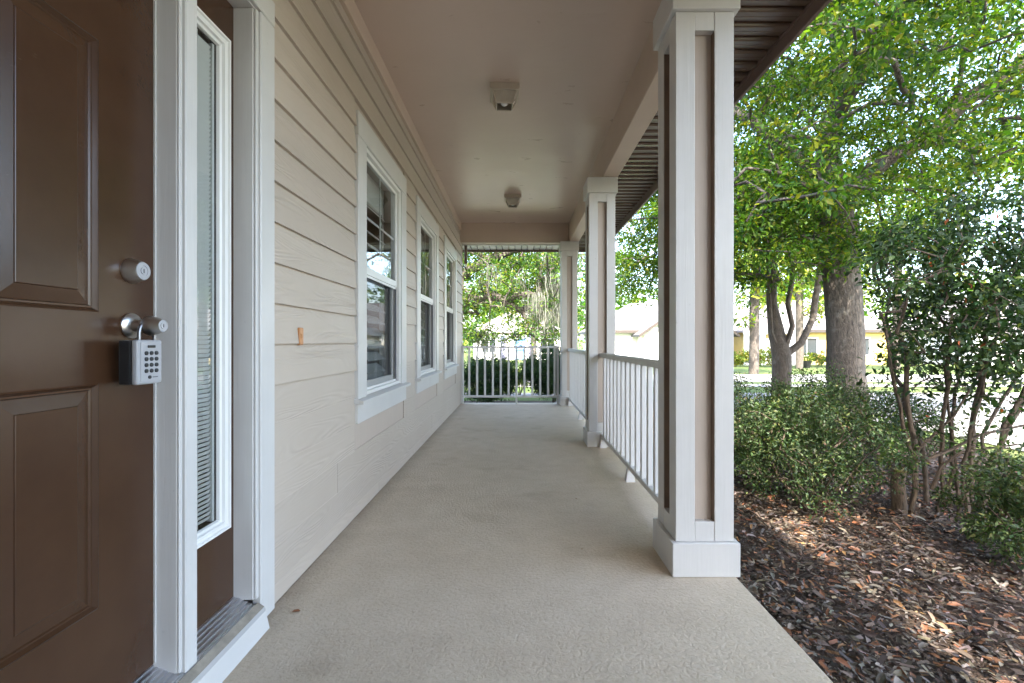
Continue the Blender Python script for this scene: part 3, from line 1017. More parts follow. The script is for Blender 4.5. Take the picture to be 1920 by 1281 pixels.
# ------------------------------------------------------------------ railings
RG = 'white porch railings'
def side_railing(y0, y1, n, label):
    t = thing('porch_railing', (CX, (y0 + y1) / 2, 0), label, 'railing', RG)
    prism('top_rail', [(CX - 0.027, 0.852), (CX - 0.027, 0.884), (CX - 0.018, 0.893), (CX + 0.018, 0.893), (CX + 0.027, 0.884), (CX + 0.027, 0.852)], 'y', y0, y1, 'white_y', t)
    box('bottom_rail', CX - 0.02, CX + 0.02, y0, y1, 0.092, 0.128, 'white_y', t, 0.004)
    me0 = None
    for k in range(n):
        yy = y0 + (y1 - y0) * (k + 1) / (n + 1)
        if me0 is None:
            o = box('baluster', CX - 0.016, CX + 0.016, yy - 0.016, yy + 0.016, 0.1285, 0.8515, 'white_rail', t, 0.003)
            me0, yy0 = o.data, yy
        else:
            o = bpy.data.objects.new('baluster', me0)
            C.objects.link(o)
            o.parent = t
            o.location = (0, yy - yy0, 0)
    for yy in ((y0 + y1) / 2, y0 + 0.035, y1 - 0.035):
        bmf = bmesh.new()
        a, b = 0.017, 0.032
        q = [bmf.verts.new(p) for p in ((CX - b, yy - b, 0.001), (CX + b, yy - b, 0.001), (CX + b, yy + b, 0.001), (CX - b, yy + b, 0.001),
                                        (CX - a, yy - a, 0.0915), (CX + a, yy - a, 0.0915), (CX + a, yy + a, 0.0915), (CX - a, yy + a, 0.0915))]
        for f in ((3, 2, 1, 0), (4, 5, 6, 7), (0, 1, 5, 4), (1, 2, 6, 5), (2, 3, 7, 6), (3, 0, 4, 7)):
            bmf.faces.new([q[i] for i in f])
        me = bpy.data.meshes.new('foot')
        bmf.to_mesh(me)
        bmf.free()
        link_mesh('foot', me, 'white', t)
    return t
side_railing(COLY[0] + 0.126, COLY[1] - 0.126, 14, 'white baluster railing between the nearest and the middle column')
side_railing(COLY[1] + 0.126, COLY[2] - 0.126, 16, 'white baluster railing between the middle and the farthest column')
RY = 7.36
er = thing('porch_railing', (-0.1, RY, 0), 'white baluster railing across the far end of the porch', 'railing', RG)
xe = CX - 0.146
box('top_rail', -0.912, xe, RY - 0.022, RY + 0.022, 0.892, 0.927, 'white_rail', er, 0.005)
box('bottom_rail', -0.912, xe, RY - 0.017, RY + 0.017, 0.102, 0.136, 'white_rail', er, 0.004)
for k, xx in enumerate((-0.894, xe - 0.02)):
    box('post', xx - 0.018, xx + 0.018, RY - 0.018, RY + 0.018, 0.136 if False else 0.1365, 0.8915, 'white_rail', er, 0.004)
    box('foot', xx - 0.017, xx + 0.017, RY - 0.016, RY + 0.016, 0.001, 0.1015, 'white_rail', er, 0.003)
box('post', xe - 0.085, xe - 0.055, RY - 0.016, RY + 0.016, 0.1365, 0.8915, 'white_rail', er, 0.003)
bx = None
for k in range(11):
    xx = -0.79 + k * 0.1266
    if bx is None:
        o = box('baluster', xx - 0.016, xx + 0.016, RY - 0.0155, RY + 0.0155, 0.1365, 0.8915, 'white_rail', er, 0.003)
        bx, xx0 = o.data, xx
    else:
        o = bpy.data.objects.new('baluster', bx)
        C.objects.link(o)
        o.parent = er
        o.location = (xx - xx0, 0, 0)
    if k == 6:
        box('foot', xx - 0.015, xx + 0.015, RY - 0.015, RY + 0.015, 0.001, 0.1015, 'white_rail', er, 0.003)

# ------------------------------------------------------------------ ceiling lights
def make_light(x, y, rz, label):
    t = thing('ceiling_light', (0, 0, 0), label, 'ceiling light', 'square flush ceiling lanterns')
    def ring(name, a, b, za, zb, w):
        """four corner bars from square half-size a at za to b at zb"""
        for sx in (-1, 1):
            for sy in (-1, 1):
                P0 = np.array((sx * a, sy * a, za)); P1 = np.array((sx * b, sy * b, zb))
                v, f = tube_np(np.array([P0, P1]), np.array([w, w]), 4)
                link_mesh(name, np_mesh(name, v, f), 'lamp', t)
    prism('ceiling_plate', [(-0.107, 0), (0.107, 0), (0.107, -0.036), (0.098, -0.044), (-0.098, -0.044), (-0.107, -0.036)], 'y', -0.107, 0.107, 'lamp', t)
    a, b, za, zb = 0.086, 0.058, -0.0445, -0.121
    ring('corner_bar', a, b, za, zb, 0.0055)
    for s in (-1, 1):
        box('bottom_bar', -b - 0.004, b + 0.004, s * b - 0.004, s * b + 0.004, zb - 0.004, zb + 0.004, 'lamp', t)
        box('bottom_bar', s * b - 0.0038, s * b + 0.0038, -b + 0.0042, b - 0.0042, zb - 0.0038, zb + 0.0038, 'lamp', t)
    e = 0.002
    for k in range(4):
        c, s = round(math.cos(k * math.pi / 2)), round(math.sin(k * math.pi / 2))
        def R(p):
            return (p[0] * c - p[1] * s, p[0] * s + p[1] * c, p[2])
        me = bpy.data.meshes.new('pane')
        me.from_pydata([R((-a, -a + e, za)), R((a, -a + e, za)), R((b, -b + e, zb)), R((-b, -b + e, zb))], [], [(0, 3, 2, 1)])
        link_mesh('pane', me, 'frosted', t)
    box('lamp_socket', -0.016, 0.016, -0.016, 0.016, -0.085, -0.0445, 'black_plastic', t, 0.004)
    lathe('bulb', (0, 0, -0.085), (0, 0, -1), [(0, 0.012), (0.008, 0.022), (0.018, 0.026), (0.026, 0.018), (0.029, 0.0)], 'vinyl', t, 16)
    t.location = (x, y, 2.8725)
    t.rotation_euler = (0, 0, math.radians(rz))
    return t
make_light(-0.105, 3.42, 3, 'nearer square beige lantern light on the porch ceiling')
make_light(-0.073, 5.93, 1, 'farther square beige lantern light on the porch ceiling')
#@@VEGETATION@@
# ------------------------------------------------------------------ far houses
def tri_mesh(verts, faces, name):
    me = bpy.data.meshes.new(name)
    me.from_pydata(verts, [], faces)
    return me

M['pale_roof'] = plain('pale_shingle', (0.075, 0.074, 0.074), 0.9, 0.2, 4, 0.5)
M['dark_trim'] = plain('dark_brown_trim', (0.035, 0.026, 0.02), 0.6, 0.1, 5)
M['house_cream'] = plain('cream_stucco', (0.62, 0.56, 0.44), 0.85, 0.05, 3)
M['house_yellow'] = plain('yellow_stucco', (0.62, 0.45, 0.17), 0.85, 0.06, 3)
M['house_white'] = plain('white_stucco', (0.76, 0.75, 0.73), 0.85, 0.05, 3)
M['blue_door'] = plain('blue_door_paint', (0.10, 0.20, 0.42), 0.4, 0.08, 4)
M['dark_post'] = plain('slate_post', (0.07, 0.07, 0.12), 0.5, 0.1, 4)
M['far_glass'] = plain('far_window_glass', (0.03, 0.035, 0.04), 0.08, 0.1, 2)

def far_house(x0, x1, y0, depth, wall_mat, label, features, gable=None, eave=2.75, rise=2.6, roof_mat='roofing'):
    zb = float(zg(y0)) - 0.05
    t = thing('far_house', ((x0 + x1) / 2, y0, zb), label, 'house', 'houses across the street')
    box('wall', x0, x1, y0, y0 + depth, zb, zb + eave, wall_mat, t)
    ym = y0 + depth / 2
    o = 0.5
    ze = zb + eave
    # hipped main roof with real overhang
    v = [(x0 - o, y0 - o, ze), (x1 + o, y0 - o, ze), (x1 + o, y0 + depth + o, ze), (x0 - o, y0 + depth + o, ze), (x0 + depth * 0.4, ym, ze + rise), (x1 - depth * 0.4, ym, ze + rise),
         (x0 - o, y0 - o, ze - 0.18), (x1 + o, y0 - o, ze - 0.18), (x1 + o, y0 + depth + o, ze - 0.18), (x0 - o, y0 + depth + o, ze - 0.18)]
    f = [(0, 1, 5, 4), (1, 2, 5), (2, 3, 4, 5), (3, 0, 4), (0, 6, 7, 1), (1, 7, 8, 2), (2, 8, 9, 3), (3, 9, 6, 0), (6, 9, 8, 7)]
    link_mesh('roof', tri_mesh(v, f, 'roof'), roof_mat, t)
    box('fascia', x0 - o, x1 + o, y0 - o - 0.03, y0 - o - 0.005, ze - 0.2, ze + 0.03, 'dark_trim', t)
    if gable:
        gx0, gx1, gout, gr = gable
        gy = y0 - gout
        gm = (gx0 + gx1) / 2
        box('garage_wall', gx0, gx1, gy, y0 - 0.005, zb, ze - 0.19, wall_mat, t)
        prism('gable_wall', [(gx0, ze - 0.17), (gx1, ze - 0.17), (gm, ze + gr - 0.15)], 'y', gy + 0.02, y0 + depth * 0.4, wall_mat, t)
        for s in (-1, 1):
            xe_ = gm + s * ((gx1 - gx0) / 2 + 0.5)
            ye_ = ze - 0.17 - gr * 0.5 / ((gx1 - gx0) / 2)
            r_ = prism('gable_roof', [(gm, ze + gr), (xe_, ye_ + 0.16), (xe_, ye_), (gm, ze + gr - 0.15)], 'y', gy - 0.45, y0 + depth * 0.45, roof_mat, t)
            prism('rake_board', [(gm, ze + gr + 0.01), (xe_, ye_ + 0.17), (xe_, ye_ - 0.05), (gm, ze + gr - 0.22)], 'y', gy - 0.48, gy - 0.453, 'dark_trim', t)
    for kind, a, b, z0, z1, mat, dy in features:
        yy = y0 - dy
        if kind == 'post':
            o_ = box('porch_post', a, b, yy - 0.14, yy + 0.14, zb + z0, zb + z1, mat, t, 0.01)
        elif kind == 'window':
            w = box('window', a, b, yy - 0.03, yy - 0.002, zb + z0, zb + z1, 'far_glass', t)
            fw = 0.09
            for q in ((a - fw, a, z0 - fw, z1 + fw), (b, b + fw, z0 - fw, z1 + fw), (a + .002, b - .002, z1, z1 + fw), (a + .002, b - .002, z0 - fw, z0), ((a + b) / 2 - 0.025, (a + b) / 2 + 0.025, z0 + .002, z1 - .002)):
                box('window_frame', q[0], q[1], yy - 0.06, yy - 0.031, zb + q[2], zb + q[3], 'vinyl', w)
        elif kind == 'garage':
            g = box('garage_door', a, b, yy - 0.04, yy - 0.004, zb + z0, zb + z1, mat, t)
            n = 4
            for r in range(n):
                for c in range(4):
                    pa = a + (b - a) * (c + 0.08) / 4
                    pb = a + (b - a) * (c + 0.92) / 4
                    za = z0 + (z1 - z0) * (r + 0.12) / n
                    zc = z0 + (z1 - z0) * (r + 0.88) / n
                    box('door_panel', pa, pb, yy - 0.062, yy - 0.041, zb + za, zb + zc, mat, g)
        else:
            box(kind, a, b, yy - 0.06, yy - 0.004, zb + z0, zb + z1, mat, t)
    return t

far_house(6.5, 16.5, 37, 9, 'house_white', 'bright white house with grey hip roof and front gable across the street',
          [('garage', 12.0, 15.4, 0.05, 2.2, 'vinyl', 2.0), ], gable=(9.6, 16.2, 2.0, 2.3), roof_mat='pale_roof')
far_house(-4.5, 4.5, 46, 9, 'house_white', 'pale house with blue front door and slate posts beyond the end railing',
          [('front_door', -0.35, 0.7, 0.1, 2.15, 'blue_door', 0), ('post', -1.75, -1.25, 0.05, 2.5, 'dark_post', 1.2), ('post', 1.0, 1.4, 0.05, 2.5, 'dark_post', 1.2),
           ('window', -3.6, -2.3, 0.8, 2.1, '', 0), ('window', 2.2, 3.6, 0.8, 2.1, '', 0), ('porch_header', -2.0, 1.6, 2.42, 2.55, 'vinyl', 1.26)])
far_house(18.0, 30.0, 36, 9, 'house_yellow', 'yellow house with white porch posts behind the small forked tree',
          [('post', 18.2, 18.5, 0.05, 2.5, 'vinyl', 1.5), ('post', 20.4, 20.75, 0.05, 2.5, 'vinyl', 1.5), ('post', 17.0, 17.3, 0.05, 2.5, 'vinyl', 1.5), ('window', 21.8, 23.4, 0.8, 2.1, '', 0), ('front_door', 19.1, 20.0, 0.1, 2.1, 'vinyl', 0),
           ('window', 25.5, 27.5, 0.8, 2.1, '', 0), ('porch_header', 16.9, 20.9, 2.42, 2.7, 'vinyl', 1.5)])
far_house(33.0, 46.0, 33, 9, 'house_white', 'white house glimpsed through the tall bare-stemmed shrub',
          [('garage', 36.0, 41.0, 0.05, 2.3, 'vinyl', 0), ('window', 43.0, 45.0, 0.8, 2.1, '', 0)], gable=(35, 42.5, 0.5, 2.6))

# ------------------------------------------------------------------ trees and shrubs
def grow(limbs, targets, trunk_r, r_leaf=0.006, step=0.35, sag=0.10, first=0, jitter=0.05, expo=1.12):
    """limbs: list of (parent index or -1, polyline); returns list of tubes (pts, radii)"""
    P, par = [], []
    def add(p, pa):
        P.append(np.asarray(p, float)); par.append(pa)
        return len(P) - 1
    limb_nodes = []
    for src, poly in limbs:
        poly = [np.asarray(p, float) for p in poly]
        if src < 0:
            last = add(poly[0], -1)
        else:
            cand = limb_nodes[src]
            last = min(cand, key=lambda i: np.linalg.norm(P[i] - poly[0]))
        ids = [last]
        for a, b in zip(poly[:-1], poly[1:]):
            n = max(1, int(np.linalg.norm(b - a) / step))
            for k in range(1, n + 1):
                q = a + (b - a) * k / n + rng.normal(0, jitter * 0.5, 3) * (0 if k == n and src < 0 else 1)
                last = add(q, last)
                ids.append(last)
        limb_nodes.append(ids)
    A = np.array(P)
    d0 = np.array([np.min(np.linalg.norm(A[first:] - t, axis=1)) for t in targets])
    buf = np.zeros((len(P) + len(targets) * 40, 3))
    buf[:len(P)] = A
    n_now = len(P)
    wt = np.zeros(len(buf))
    wt[:first] = 50
    for ti in np.argsort(d0):
        t = targets[ti]
        dist = np.linalg.norm(buf[:n_now] - t, axis=1) + wt[:n_now]
        # prefer joining from below / inside
        dist = dist + np.maximum(0, buf[:n_now, 2] - t[2]) * 0.35
        j = int(np.argmin(dist))
        a = buf[j].copy()
        L = np.linalg.norm(t - a)
        n = int(min(36, max(2, L / step)))
        off = rng.normal(0, 0.10 * L, 3)
        last = j
        for k in range(1, n + 1):
            s = k / n
            q = a + (t - a) * s + off * (4 * s * (1 - s)) * 0.6 + np.array([0, 0, sag * L * 4 * s * (1 - s)]) + rng.normal(0, jitter * 0.4, 3)
            if k == n:
                q = t.copy()
            buf[n_now] = q
            par.append(last)
            last = n_now
            n_now += 1
    X = buf[:n_now]
    par = np.array(par)
    acc = np.zeros(n_now)
    ch = np.zeros(n_now, int)
    e = 2.2
    for i in range(n_now - 1, -1, -1):
        if acc[i] == 0:
            acc[i] = r_leaf ** e
        if par[i] >= 0:
            acc[par[i]] += acc[i]
    R = acc ** (1 / e)
    R = np.maximum(r_leaf, trunk_r * (R / R[0]) ** expo)
    main = -np.ones(n_now, int)
    for i in range(n_now):
        p = par[i]
        if p >= 0 and (main[p] < 0 or R[i] > R[main[p]]):
            main[p] = i
    tubes = []
    for i in range(n_now):
        p = par[i]
        if p < 0 or main[p] != i:
            pts, rad = ([X[p]], [min(R[p], R[i] * 1.15)]) if p >= 0 else ([], [])
            k = i
            while k >= 0:
                pts.append(X[k]); rad.append(R[k])
                k = main[k]
            if len(pts) >= 2:
                tubes.append((np.array(pts), np.array(rad)))
    return tubes

def tubes_to_mesh(name, tubes, wob=0.05):
    parts = []
    for pts, rad in tubes:
        s = 14 if rad.max() > 0.12 else 9 if rad.max() > 0.05 else 5 if rad.max() > 0.015 else 3
        parts.append(tube_np(pts, rad, s, wob if rad.max() > 0.05 else 0))
    v, f = join_np(parts)
    return np_mesh(name, v, f)

def clump_leaves(centers, per, rad, flat, ll, lw, palette, weights, jit=0.18, droop=0.3, shape='diamond', up=0.8):
    n = len(centers) * per
    c = np.repeat(centers, per, axis=0)
    rr = np.repeat(rng.uniform(rad[0], rad[1], len(centers)), per)[:, None]
    q = rand_unit(n) * (rng.random((n, 1)) ** 0.45)
    off = q * rr * np.array([1, 1, flat])
    pos = c + off
    d = unit(off + rng.normal(0, 0.5, (n, 3)) * rr) + np.array([0, 0, -droop]) + rng.normal(0, 0.35, (n, 3))
    nr = np.array([0, 0, up]) + rng.normal(0, 0.6, (n, 3))
    L = rng.uniform(ll[0], ll[1], n)
    W = rng.uniform(lw[0], lw[1], n) * L
    # each clump keeps a tone of its own
    cols = pick_cols(n, palette, weights, jit) * np.repeat(rng.uniform(0.75, 1.2, len(centers)), per)[:, None]
    return pos, d, nr, L, W, cols.clip(0.003, 1)

def crown_targets(n, c, r, keep=None, shell=0.35):
    out = []
    c, r = np.array(c, float), np.array(r, float)
    while len(out) < n:
        q = rand_unit(400) * (rng.random((400, 1)) ** shell)
        p = c + q * r
        if keep is not None:
            p = p[keep(p)]
        out += list(p)
    return np.array(out[:n])

GREEN = [(0.036, 0.086, 0.010), (0.058, 0.115, 0.012), (0.095, 0.145, 0.014), (0.16, 0.170, 0.016), (0.024, 0.066, 0.018)]
GW = [3, 4.5, 3.6, 1.2, 2]

def add_leaves(name, parent, data, mat, shape='diamond'):
    v, f, c = leaves_np(*data, shape=shape)
    o = link_mesh(name, np_mesh(name, v, f, c), mat, parent)
    o['kind'] = 'stuff'
    return o

def moss_np(tops, n_str, length, spread, cols):
    parts, cc = [], []
    for t in tops:
        for k in range(n_str):
            L = rng.uniform(*length)
            m = 5
            p0 = t + rng.normal(0, spread, 3) * np.array([1, 1, 0.4])
            s = np.linspace(0, 1, m)
            pts = p0[None] + np.stack([np.cumsum(rng.normal(0, 0.02, m)), np.cumsum(rng.normal(0, 0.02, m)), -L * s], 1)
            w = rng.uniform(0.003, 0.010)
            a = rng.uniform(0, np.pi)
            side = np.array([np.cos(a), np.sin(a), 0]) * w
            wd = (0.4 + 0.9 * np.sin(np.pi * np.clip(s * 0.9 + 0.08, 0, 1)))[:, None]
            V = np.concatenate([pts - side * wd, pts + side * wd])
            F = np.array([(i, i + 1, m + i + 1, m + i) for i in range(m - 1)])
            parts.append((V, F))
            cc.append(np.repeat(np.array(cols)[rng.integers(len(cols))][None] * rng.uniform(0.7, 1.2), 2 * m, axis=0))
    v, f = join_np(parts)
    return v, f, np.concatenate(cc)

# --- the big spreading tree in front of the porch
BT = np.array([4.42, 6.2, 0])
bt = thing('shade_tree', (BT[0], BT[1], float(zg(6.2))), 'large spreading shade tree with thick grey trunk beyond the mulch bed', 'tree')
def keep_big(p):
    X, Y, Z = p[:, 0], p[:, 1], p[:, 2]
    ok = (X > 1.9 + np.maximum(0, 6 - Y) * 0.05) & (Z > 2.1)
    dist = np.hypot(X, Y)
    ok &= (Z > 1.0 + 0.33 * dist * np.clip((7.0 - Y) / 4, 0.35, 1.15)) | ((Y > 6.8) & (Z > 2.0))
    ok &= ~((Y < 3.6) & (Z < 2.9 + (3.6 - np.clip(Y, 0, 3.6)) * 0.35))
    ok &= (dist > 3.2)
    ok &= ~((Y < 3.4) & (X > np.maximum(4.2, 1.3 * Y + 0.6)))
    return ok
tg = crown_targets(1400, (4.9, 5.0, 5.5), (4.6, 6.4, 4.0), keep_big, 0.42)
low = np.stack([rng.uniform(2.3, 4.1, 110), rng.uniform(5.2, 8.2, 110), rng.uniform(1.85, 3.2, 110)], 1)
back = np.stack([rng.uniform(1.75, 3.4, 130), rng.uniform(7.2, 10.5, 130), rng.uniform(1.95, 4.8, 130)], 1)
tg = np.concatenate([tg, low, back])
# the limbs near the fork carry no leaf clusters on the house side
rx, rz_ = tg[:, 0] / tg[:, 1], (tg[:, 2] - 1) / tg[:, 1]
tg = tg[~((rx > 0.63) & (rx < 0.80) & (rz_ < 0.16) & (tg[:, 1] < 6.9) & (tg[:, 1] > 2))]
limbs = [(-1, [BT + (0, 0, -0.2), BT + (0, 0, 0.6), BT + (-0.03, 0, 1.6), BT + (-0.08, 0, 2.5), BT + (-0.2, 0.05, 2.95)]),
         (0, [BT + (-0.2, 0.05, 2.95), BT + (-0.55, 0.1, 3.5), BT + (-1.2, 0.2, 4.1), BT + (-1.9, 0.6, 4.9)]),
         (0, [BT + (-0.2, 0.05, 2.95), BT + (-0.05, 0.2, 4.0), BT + (0.3, 0.5, 5.3), BT + (0.2, 0.8, 7.4)]),
         (0, [BT + (-0.15, 0.05, 2.85), BT + (0.7, -0.5, 3.6), BT + (1.7, -1.2, 4.5), BT + (3.0, -2.2, 5.6)]),
         (2, [BT + (-0.05, 0.2, 4.0), BT + (-0.3, -1.6, 4.9), BT + (-0.5, -3.6, 5.6), BT + (-0.4, -6.0, 6.2)]),
         (0, [BT + (0.0, 0.1, 2.9), BT + (0.5, 1.3, 3.8), BT + (0.6, 3.0, 5.0)])]
tb = grow(limbs, tg, 0.21, 0.005, first=8, expo=0.98)
root = tb[0]
root[1][:3] *= np.array([1.22, 1.10, 1.03])
hz = np.array([BT + (-0.05, 0, 2.28), BT + (-0.4, -0.1, 2.36), BT + (-0.9, -0.1, 2.42), BT + (-1.5, 0.05, 2.44), BT + (-2.1, 0.1, 2.52)])
tb.append((hz, np.array([0.055, 0.045, 0.036, 0.026, 0.012])))
link_mesh('trunk', tubes_to_mesh('trunk', tb), 'bark', bt, None, True)
bigdata = clump_leaves(tg, 140, (0.20, 0.46), 0.6, (0.048, 0.086), (0.38, 0.55), GREEN, GW)
ov = np.stack([rng.uniform(1.66, 4.6, 170), rng.uniform(-4.6, 1.4, 170), rng.uniform(4.2, 6.2, 170)], 1)  # out-of-view leaf clumps added overhead to shade the mulch bed
ovd = clump_leaves(ov, 190, (0.4, 0.75), 0.6, (0.09, 0.14), (0.4, 0.6), GREEN, GW)
bigdata = tuple(np.concatenate([a, b]) for a, b in zip(bigdata, ovd))
add_leaves('crown', bt, bigdata, 'leaf')
mt = tg[rng.choice(820, 8, replace=False)]
v, f, c = moss_np(mt, 30, (0.15, 0.6), 0.12, [(0.10, 0.105, 0.085), (0.14, 0.145, 0.12)])
mo = link_mesh('hanging_moss', np_mesh('hanging_moss', v, f, c), 'moss', bt)
mo['kind'] = 'stuff'

# --- small forked tree
ST = np.array([4.13, 7.2, 0])
st = thing('forked_tree', (ST[0], ST[1], float(zg(7.2))), 'small tree forking low into slender pale stems beside the big trunk', 'tree')
stg = crown_targets(70, (4.3, 8.0, 4.4), (1.7, 1.8, 1.9), lambda p: p[:, 2] > 2.9, 0.5)
limbs = [(-1, [ST + (0, 0, -0.2), ST + (0, 0, 0.3), ST + (0.01, 0, 0.75)]),
         (0, [ST + (0.01, 0, 0.75), ST + (-0.10, 0, 1.1), ST + (-0.16, 0.05, 1.7), ST + (-0.22, 0.1, 3.0)]),
         (0, [ST + (0.01, 0, 0.75), ST + (0.0, 0.1, 1.2), ST + (-0.02, 0.2, 2.0), ST + (0.1, 0.5, 3.4)]),
         (0, [ST + (0.01, 0, 0.75), ST + (0.10, -0.02, 1.2), ST + (0.16, 0, 1.9), ST + (0.3, 0.1, 3.2)]),
         (0, [ST + (0.01, 0, 0.75), ST + (0.30, -0.05, 0.95), ST + (0.62, 0.2, 1.35), ST + (1.0, 0.6, 2.1), ST + (1.2, 0.9, 3.1)])]
tb = grow(limbs, stg, 0.135, 0.004, first=4)
for q_, (pt_, rd_) in enumerate(tb):
    if q_ == 0:
        rd_[4:] = np.minimum(rd_[4:], np.linspace(0.075, 0.035, len(rd_) - 4))
    else:
        rd_[:] = np.minimum(rd_, np.linspace(0.075, 0.03, len(rd_)))
link_mesh('trunk', tubes_to_mesh('trunk', tb), 'bark_smooth', st, None, True)
add_leaves('crown', st, clump_leaves(stg, 110, (0.3, 0.5), 0.7, (0.05, 0.085), (0.4, 0.55), GREEN, [1, 3, 4, 2, 0.5]), 'leaf')

# --- mossy oak past the end of the porch
OB = np.array([-4.2, 17.0, 0])
ok_ = thing('mossy_oak', (OB[0], OB[1], float(zg(17))), 'sunlit oak draped with grey hanging moss beyond the end railing', 'tree')
otg = crown_targets(330, (-0.5, 17.0, 4.6), (6.0, 4.0, 3.6), lambda p: (p[:, 2] > 1.5 + 0.25 * np.abs(p[:, 0] + 4)), 0.45)
limbs = [(-1, [OB + (0, 0, -0.6), OB + (0.1, 0, 0.8), OB + (0.3, 0, 1.9)]),
         (0, [OB + (0.3, 0, 1.9), OB + (1.5, -0.3, 3.0), OB + (3.0, -0.5, 3.9), OB + (4.6, -0.4, 4.5)]),
         (0, [OB + (0.3, 0, 1.9), OB + (1.6, -0.8, 2.3), OB + (3.2, -1.0, 2.6), OB + (4.3, -1.0, 2.1), OB + (5.4, -0.8, 2.6)]),
         (0, [OB + (0.3, 0, 1.9), OB + (0.4, 0.4, 3.6), OB + (0.8, 0.8, 5.6)])]
otg = np.concatenate([otg, np.stack([rng.uniform(-2.6, 2.0, 150), rng.uniform(14.6, 18, 150), rng.uniform(1.0, 4.6, 150)], 1)])
tb = grow(limbs, otg, 0.34, 0.010, first=4, step=0.5)
link_mesh('trunk', tubes_to_mesh('trunk', tb), 'bark', ok_, None, True)
add_leaves('crown', ok_, clump_leaves(otg, 95, (0.34, 0.66), 0.65, (0.07, 0.13), (0.4, 0.6), GREEN, [4, 4, 2.5, 1.2, 4]), 'leaf')
mt = otg[rng.choice(len(otg), 24, replace=False)]
mt = np.concatenate([mt, np.stack([rng.uniform(0.3, 1.6, 22), rng.uniform(14.4, 16, 22), rng.uniform(1.9, 3.4, 22)], 1)])
v, f, c = moss_np(mt, 60, (0.2, 0.8), 0.17, [(0.12, 0.125, 0.105), (0.17, 0.17, 0.145), (0.09, 0.10, 0.08)])
mo = link_mesh('hanging_moss', np_mesh('hanging_moss', v, f, c), 'moss', ok_)
mo['kind'] = 'stuff'

# --- background trees
def bg_tree(x, y, h, r, label, pal, n=110, per=70, leaf=(0.16, 0.30), trunk=0.2):
    B = np.array([x, y, 0.0])
    t = thing('background_tree', (x, y, float(zg(y))), label, 'tree', 'trees beyond the street')
    tt = crown_targets(n, (x, y, h * 0.60), (r, r * 0.9, h * 0.40), None, 0.45)
    limbs = [(-1, [B + (0, 0, -1.0), B + (0.05, 0, h * 0.15), B + (0.1, 0.1, h * 0.35)]), (0, [B + (0.1, 0.1, h * 0.35), B + (0.3, 0.2, h * 0.6), B + (0.2, 0.1, h * 0.85)])]
    link_mesh('trunk', tubes_to_mesh('trunk', grow(limbs, tt, trunk, 0.02, step=0.9, first=2)), 'bark', t, None, True)
    add_leaves('crown', t, clump_leaves(tt, per, (0.55, 1.1), 0.7, leaf, (0.4, 0.6), GREEN, pal), 'leaf')
for a in ((-7.5, 30, 10, 4.5, 'dense green tree behind the mossy oak, nearest the house wall', [3, 3, 2, 1, 2]),
          (1.0, 31, 9.5, 4.2, 'tall green tree rising behind the pale far house', [2, 3, 3, 2, 1]),
          (8.5, 50, 12, 4.6, 'blue-green tree rising behind the bright white house roof', [3, 2, 1, 0.3, 4]),
          (10.5, 20.5, 8.5, 3.6, 'light green tree behind the small forked tree', [1, 3, 5, 3, 0.5]),
          (16.5, 27.0, 10, 4.4, 'yellow-green tree in front of the yellow house', [1, 3, 5, 4, 0.5]),
          (21.0, 25.5, 11, 4.2, 'broad green tree behind the big trunk', [2, 3, 4, 2, 1])):
    bg_tree(*a)
# a far wood closing the horizon
parts = []
cen = []
for k in range(330):
    xx = rng.uniform(-120, 120)
    yy = rng.uniform(66, 90)
    cen.append((xx, yy, rng.uniform(0, 10.5)))
wd = link_mesh('distant_wood', np_mesh('distant_wood', *leaves_np(*clump_leaves(np.array(cen), 60, (2.2, 4.2), 0.8, (0.8, 1.5), (0.5, 0.7), GREEN, [3, 3, 2, 1, 2]))), 'leaf')
tag(wd, 'far-off wood closing the horizon behind the houses', 'wood', kind='stuff')

# --- shrubs
AZ = [(0.026, 0.052, 0.018), (0.042, 0.076, 0.026), (0.070, 0.104, 0.034), (0.115, 0.135, 0.040), (0.075, 0.054, 0.032)]
def shrub(x, y, r, h, n, label, name='low_shrub', ll=(0.017, 0.034), pal=AZ, w=(3, 4, 3, 1, 0.6), group='low shrubs in the mulch bed', n_t=60, per=None, density=0.42, z_low=0.10, mat='shrub_leaf'):
    z = float(zg(y))
    t = thing(name, (x, y, z), label, 'shrub', group)
    tt = crown_targets(n_t, (x, y, z + h * 0.55), (r, r, h * 0.45), lambda p: p[:, 2] > z + z_low, density)
    stems = []
    for k in range(7):
        a = rng.uniform(0, 2 * np.pi)
        b = np.array([x + 0.07 * np.cos(a), y + 0.07 * np.sin(a), z - 0.03])
        stems.append((-1 if k == 0 else 0, [b if k == 0 else np.array([x, y, z]), b + (0.25 * r * np.cos(a), 0.25 * r * np.sin(a), h * 0.3), b + (0.5 * r * np.cos(a), 0.5 * r * np.sin(a), h * 0.55)]))
    link_mesh('stems', tubes_to_mesh('stems', grow(stems, tt, 0.022, 0.0022, step=0.09, first=0, jitter=0.015)), 'stem', t, None, True)['kind'] = 'stuff'
    per = per or n // n_t
    add_leaves('foliage', t, clump_leaves(tt, per, (0.07 * (r / 0.55), 0.17 * (r / 0.55)), 0.8, ll, (0.36, 0.5), pal, w, 0.22, 0.1, up=0.5), mat)
    return t
shrub(1.92, 3.05, 0.52, 0.80, 13500, 'round low shrub with small dull green leaves, nearest the stump in the mulch', n_t=95)
shrub(1.62, 3.75, 0.42, 0.62, 8000, 'sparse low shrub close beside the nearest column', w=(3, 3, 2, 1, 1.5), n_t=70)
shrub(2.25, 4.25, 0.55, 0.82, 11000, 'low shrub in front of the small forked tree', n_t=85)
shrub(2.85, 4.35, 0.55, 0.86, 11000, 'low shrub in front of the big tree trunk', n_t=85, w=(3, 4, 2, 0.7, 0.5))
